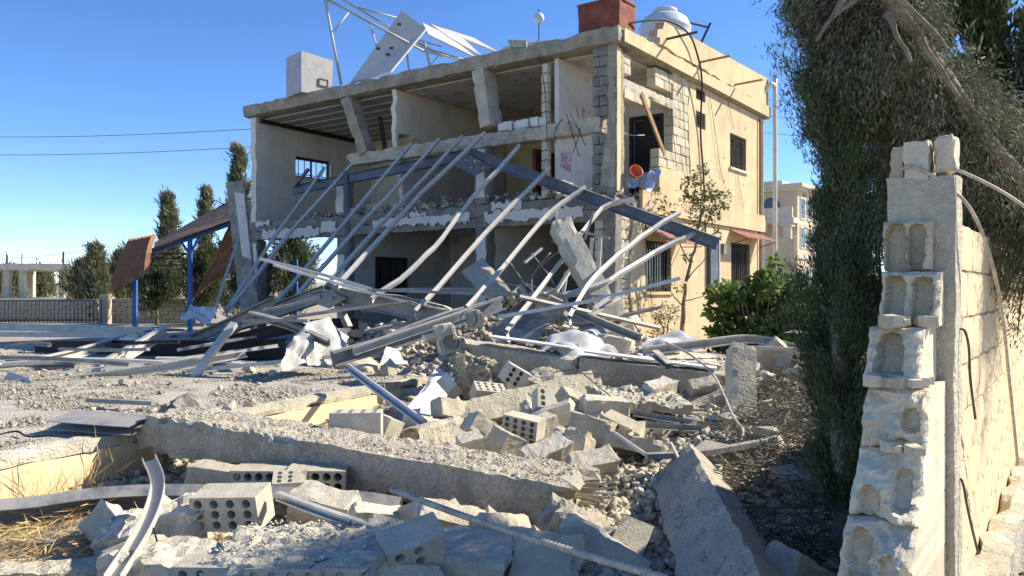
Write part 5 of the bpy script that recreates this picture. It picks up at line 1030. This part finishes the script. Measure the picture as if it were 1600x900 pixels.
conifer('dark conifer behind the right blue post', 318, 395, 31, 40, 'cyp', 28, 70)
conifer('dark conifer seen through the open ground floor', 455, 370, 34, 50, 'cyp', 29, 70)
conifer('conifer behind the far concrete frame at the left edge', 18, 425, 70, 26, 'con', 30, 40)
conifer('conifer right of the first within the far concrete frame', 60, 432, 75, 26, 'con', 31, 40)
conifer('dark conifer behind the leaning concrete post', 395, 360, 27, 34, 'cyp', 32, 60)
# ------------------------------------------------------------------ dry grass and brush
def grass(name, lab, cat, fn, n, l0, l1, m, seed, up=1.0, flatness=.0, wd=.035):
    r = random.Random(seed); ps = []
    while len(ps) < n:
        p = fn(r)
        if p: ps.append(p)
    Pn = np.array(ps); rng = np.random.default_rng(seed); D = rng.normal(size=Pn.shape)*np.array([.8,.8,.12+.2*up])+np.array([0,0,up]); D /= np.linalg.norm(D, axis=1)[:,None]
    V_, F_ = blades(Pn, D, rng.uniform(l0, l1, n), wd, 1, .12, seed); return rawmesh(name, V_, F_, M[m], lab, cat)
grass('straw_litter', 'yellow dry straw lying on the ground at bottom left', 'straw', lambda r: (lambda x, y: (x, y, hz(x, y)+r.uniform(.0,.035)) if not on_terrace(x, y) and nz(x*2, y*2) > -.45 else None)(r.uniform(-3.6,-1.75), r.uniform(3.6,5.3)), 9000, .05, .2, 'straw', 1, .0, wd=.022)
grass('dry_grass', 'dry standing grass against the cream terrace wall', 'grass', lambda r: (lambda k: (-4.6+1.55*k+r.uniform(.03,.2), 3.3+3.2*k, .0))(r.random()**.7), 420, .1, .36, 'straw', 2, 2.4, wd=.012)
grass('dry_grass', 'dry grass outside the boundary wall at the right edge', 'grass', lambda r: tuple(Q(r.uniform(.2,6), r.uniform(.36,1.6), 0)), 5200, .06, .3, 'straw', 3, .9, wd=.016)
def brush(name, lab, fn, n, L0, L1, rad, m, seed, flat=.35):
    r = random.Random(seed); V_ = []; F_ = []; b = 0
    for i in range(n):
        p = fn(r)
        if p is None: continue
        p = Vec(p); d = Vec((r.gauss(0,1), r.gauss(0,1), r.gauss(0,1)*flat)).normalized(); L = r.uniform(L0, L1); s = d.cross(Vec((0,0,1))).normalized(); q = d.cross(s); rr = rad*r.uniform(.5,1.4); cv = Vec((r.gauss(0,1), r.gauss(0,1), -.3))*L*.12
        for t in (0, .5, 1):
            c = p+d*L*(t-.5)+cv*(1 if t == .5 else 0)
            for k in range(3): a = 2.094*k; w = c+(s*math.cos(a)+q*math.sin(a))*rr*(1-.6*t); V_.append((w.x, w.y, w.z))
        for t in range(2):
            for k in range(3): k2 = (k+1) % 3; F_.append((b+t*3+k, b+t*3+k2, b+t*3+3+k2, b+t*3+3+k))
        b += 9
    return rawmesh(name, np.array(V_), np.array(F_), M[m], lab, 'brush')
bz = lambda r: (lambda x, y: (x, y, hz(x, y)+r.random()**1.8*.30*max(0, 1-abs(x-(1.55+.40*(y-4.2)))/1.0)) if 800+F*x/y > 1125 else None)(r.uniform(.9,4.6), r.uniform(3.7,8.6))
brush('brush_pile', 'tangle of dead twigs heaped in shade under the cypress', bz, 3600, .12, .6, .006, 'twig', 3)
Pn = []; r = random.Random(12)
while len(Pn) < 4000:
    p = bz(r)
    if p: Pn.append(p)
Pn = np.array(Pn); Dn = np.random.default_rng(2).normal(size=Pn.shape)*np.array([1,1,.4]); Dn /= np.linalg.norm(Dn, axis=1)[:,None]
V_, F_ = blades(Pn, Dn, .045, .12, 9, .5, 22, .9); rawmesh('dead_foliage', V_, F_, M['cyp_d'], 'dusty fallen cypress foliage lying on the brush heap', 'foliage')
grass('beam_weeds', 'dry crumbs and weeds on the sunlit right part of the long beam', 'weeds', lambda r: (lambda a, b: (-2.78+3.18*a+.4*b, 6.55-1.39*a+.9*b, .36-.21*a+.145))(r.uniform(.45,.98), r.uniform(-.25,.25)), 500, .01, .06, 'shrub', 9, .3, wd=.06)
# ------------------------------------------------------------------ left background: yard wall, railing, canopy, concrete frame
def wpt(px, d, z): return Vec(((px-800)/F*d, d, z))
yw = root('yard_wall', wpt(228, 34, 0), 'low stone block wall under the blue canopy', 'wall')
mb = MB(); p, q = wpt(155, 34.1, 0), wpt(305, 34.1, 0); mb.bar(p+Vec((0,.08,.5)), q+Vec((0,.08,.5)), .16, 1.06); mb.part('mortar', M['conc'], yw)
sb_ = MB(); sb_.rough((0,0,0), (.49,0,0), (0,.1,0), (0,0,.165), cell=.09, amp=.006, chip=.02, seed=3); st_me = sb_.mesh('stone_block', M['yard'])
for c in range(6):
    for i in range(9):
        x = p.x+i*.5-(.25 if c % 2 else 0)
        if x < p.x-.05 or x > q.x-.4: continue
        inst(st_me, 'stone', (x, 33.98, c*.175+.01), parent=yw)
yw2 = root('street_wall', wpt(75, 36, 0), 'low pale stone wall behind the iron railing at the far left', 'wall')
mb = MB(); p, q = wpt(-60, 36.1, 0), wpt(152, 36.1, 0); mb.bar(p+Vec((0,.08,.42)), q+Vec((0,.08,.42)), .16, .9); mb.part('mortar', M['conc'], yw2)
for c in range(5):
    for i in range(12):
        x = p.x+i*.5-(.25 if c % 2 else 0)
        if p.x-.05 < x < q.x-.4: inst(st_me, 'stone', (x, 35.98, c*.175+.01), parent=yw2)
mb = MB(); mb.bar(p+Vec((0,.06,.93)), q+Vec((0,.06,.93)), .26, .09); mb.part('coping', M['vtrim'], yw2)
rl = root('iron_railing', wpt(75, 33, 0), 'rusty dark iron railing in front of the far left wall', 'railing')
a, b = wpt(-40, 33, 0), wpt(158, 33, 0)
for z in (.18, .98): mb = MB(); mb.bar(a+Vec((0,0,z)), b+Vec((0,0,z)), .04, .05); mb.part('rail', M['iron'], rl)
me = MB(); me.bar((0,0,.05), (0,0,1.0), .03, .03); me = me.mesh('bar', M['iron'])
for i in range(34): inst(me, 'bar', a.lerp(b, i/33), parent=rl)
mb = MB(); mb.hexa([wpt(155,33.2,0)+Vec(q_) for q_ in ((0,0,0), (.35,0,0), (.35,.35,0), (0,.35,0), (0,0,1.25), (.35,0,1.25), (.35,.35,1.25), (0,.35,1.25))]); mb.thing('gate_pillar', M['yard'], 'stone pillar between the railing and the yard wall', 'pillar')
cf = root('concrete_frame_building', wpt(60, 62, 0), 'unfinished concrete frame building far off at the left edge', 'building')
mb = MB(); mb.box(wpt(30, 63, 3.1), (11.5, 6, .45)); mb.part('roof_slab', M['conc_l'], cf)
for x in (-20, 12, 36, 98): mb = MB(); mb.box(wpt(x, 60.3, 1.35), (.4,.4,3.05)); mb.part('column', M['conc_l'], cf)
for x in (-60, 8, 50, 112): mb = MB(); mb.box(wpt(x, 66, 1.35), (.4,.4,3.05)); mb.part('column', M['conc_l'], cf)
for x, h in ((10,.9), (11.5,.7), (34,.8), (98,.9), (99.5,1.0), (112,.5)): mb = MB(); mb.bar(wpt(x, 60.4, 3.3), wpt(x+.3, 60.4, 3.3+h), .05, .05); mb.part('starter_bar', M['iron'], cf)
mb = MB(); mb.box(wpt(75, 62, .55), (13, 8, .4)); mb.part('base_slab', M['conc_l'], cf)
# blue canopy with rusty roof
cn = root('canopy_shelter', wpt(270, 27, 0), 'blue steel canopy with rusty corrugated roof left of the house', 'canopy')
for x, y, d in ((211, 432, 26.5), (297, 372, 26.5), (462, 405, 28)): mb = MB(); t_ = at(x, y, d); mb.bar((t_.x, t_.y, 0), t_, .13, .13); mb.part('post', M['bblue'], cn)
mb = MB(); mb.bar(at(238,392,26.5), at(368,346,26.5), .12, .16); mb.part('beam', M['bblue'], cn)
for a, b in (((297,398),(283,378)), ((297,398),(311,370))): mb = MB(); mb.bar(at(*a,26.5), at(*b,26.5), .07, .07); mb.part('brace', M['bblue'], cn)
for i, (a, b) in enumerate((((235,396),(292,396)), ((235,404),(290,404)), ((235,415),(290,414)), ((236,396),(250,404)), ((250,404),(262,396)), ((262,396),(276,404)), ((276,404),(290,396)), ((420,380),(470,384)), ((420,392),(470,394)))): mb = MB(); mb.bar(at(*a,27.6), at(*b,27.6), .06, .05); mb.part('truss_bar', M['iron'], cn)
def corr(q, n, amp, m, name, parent, bendz=0.0):
    q = [Vec(x) for x in q]; nrm = (q[1]-q[0]).cross(q[3]-q[0]).normalized(); vs = []; fs = []
    for j in range(5):
        for i in range(n+1): a, b = i/n, j/4; vs.append((q[0].lerp(q[1], a)).lerp(q[3].lerp(q[2], a), b)+nrm*(amp*(1 if i % 2 else -1)+bendz*math.sin(b*3.14)+.04*nz(a*4, b*4)))
    for j in range(4):
        for i in range(n): fs.append((j*(n+1)+i, j*(n+1)+i+1, (j+1)*(n+1)+i+1, (j+1)*(n+1)+i))
    N_ = len(vs); vs += [v-nrm*.012 for v in vs]; fs += [tuple(reversed([i+N_ for i in f])) for f in fs]
    mb = MB(); mb.add(vs, fs); return mb.part(name, M[m], parent, fix=False)
corr([at(240,389,26.2), at(246,378,29), at(372,308,29), at(372,342,26.2)], 14, .03, 'rustsheet', 'roof_sheet', cn)
corr([at(170,458,25.8), at(232,428,25.6), at(243,366,26.2), at(200,374,26.4)], 14, .05, 'rustsheet', 'hanging_roof_sheet', cn, .12)
corr([at(300,470,27.5), at(330,440,27.5), at(420,400,28), at(360,345,28)], 10, .03, 'rustsheet', 'roof_sheet', cn)
# ------------------------------------------------------------------ right background: villa and garden wall
D0 = 46.0; vl = root('stone_villa', wpt(1225, D0, 0), 'distant cream stone villa with arched window and columns, right of the house', 'villa')
def vp(px, py, d): return at(px, py, d)
ca = vp(1246, 450, D0); ux, uy = -.80, .60; wx, wy = .60, .80
def VW(a, b, z): return Vec((ca.x+a*ux+b*wx, ca.y+a*uy+b*wy, z))
def vb(name, m, a0, a1, b0, b1, z0, z1, parent=None): mb = MB(); mb.hexa([VW(a0,b0,z0), VW(a1,b0,z0), VW(a1,b1,z0), VW(a0,b1,z0), VW(a0,b0,z1), VW(a1,b0,z1), VW(a1,b1,z1), VW(a0,b1,z1)]); return mb.part(name, M[m], parent or vl)
vb('wall', 'villa', 0, 6, 0, 5, 0, 7.3); vb('cornice', 'vtrim', -.4, 6.4, -.4, 5.4, 7.3, 7.5); vb('cornice', 'vtrim', -.25, 6.2, -.25, 5.2, 7.12, 7.3); vb('attic', 'villa', 1.2, 6, 1.0, 4, 7.5, 7.9)
vb('balcony_slab', 'vtrim', -.1, 4, -1.0, 0, 5.2, 5.5); vb('balcony_rail', 'vtrim', .0, 4, -.95, -.8, 5.5, 6.1); vb('string_course', 'vtrim', -.1, 6, -.1, 5, 3.2, 3.4)
for a in (.35, 2.2): mb = MB(); mb.tube([VW(a, -.7, 2.6), VW(a, -.7, 5.2)], .26, 12); c_ = mb.part('column', M['vtrim'], vl, smooth=True); vb('capital', 'vtrim', a-.34, a+.34, -1.04, -.36, 5.0, 5.19, c_)
arch = [(1.0,5.55), (2.0,5.55), (2.0,6.3)]+[(1.5+.5*math.cos(t), 6.3+.5*math.sin(t)) for t in np.linspace(.2, 2.95, 9)]+[(1.0,6.3)]
mb = MB(); mb.plate([arch], lambda a, b, d: VW(a, -.03+d, b), .02); mb.part('arched_window', M['glass'], vl)
for b in (.9, 2.2, 3.5):
    for z0, z1 in ((1.0,2.6), (3.9,5.0), (5.6,6.7)): w_ = vb('window', 'vtrim', -.05, -.01, b-.45, b+.45, z0-.1, z1+.1); vb('pane', 'glass', -.07, -.052, b-.32, b+.32, z0, z1, w_)
for z in np.arange(.4, 7.1, .4): vb('stone_course', 'vtrim', -.012, -.004, .0, 5, z, z+.03)
mb = MB(); q = [at(1190,362,26), at(1240,372,27.5)]; mb.rough(Vec((q[0].x, q[0].y, 0)), Vec((q[1].x-q[0].x, q[1].y-q[0].y, 0)), Vec((.1,.25,0)), Vec((0,0,3.2)), cell=.25, amp=.01, chip=.03, seed=3); mb.thing('garden_wall', M['crm_wall'], 'tall cream garden wall between the house and the villa', 'wall')
# ------------------------------------------------------------------ overhead wires
for i, (a, b, d0, d1, lab) in enumerate((((-60,214),(420,200),58,50,'upper power line left of the house'), ((-60,242),(420,228),58,50,'lower power line left of the house'), ((-40,408),(180,385),75,85,'faint far power line at the left'), ((1150,152),(1420,162),60,62,'top power line right of the house'), ((1150,178),(1420,186),60,62,'middle power line right of the house'), ((1150,203),(1420,218),60,62,'bottom power line right of the house'))):
    p, q = at(*a, d0), at(*b, d1); mb = MB(); mb.tube([p.lerp(q, t/8)-Vec((0,0,.5*math.sin(3.14*t/8)*.4)) for t in range(9)], .018, 5); mb.thing('power_line', M['wire'], lab, 'power line', 'overhead power lines')
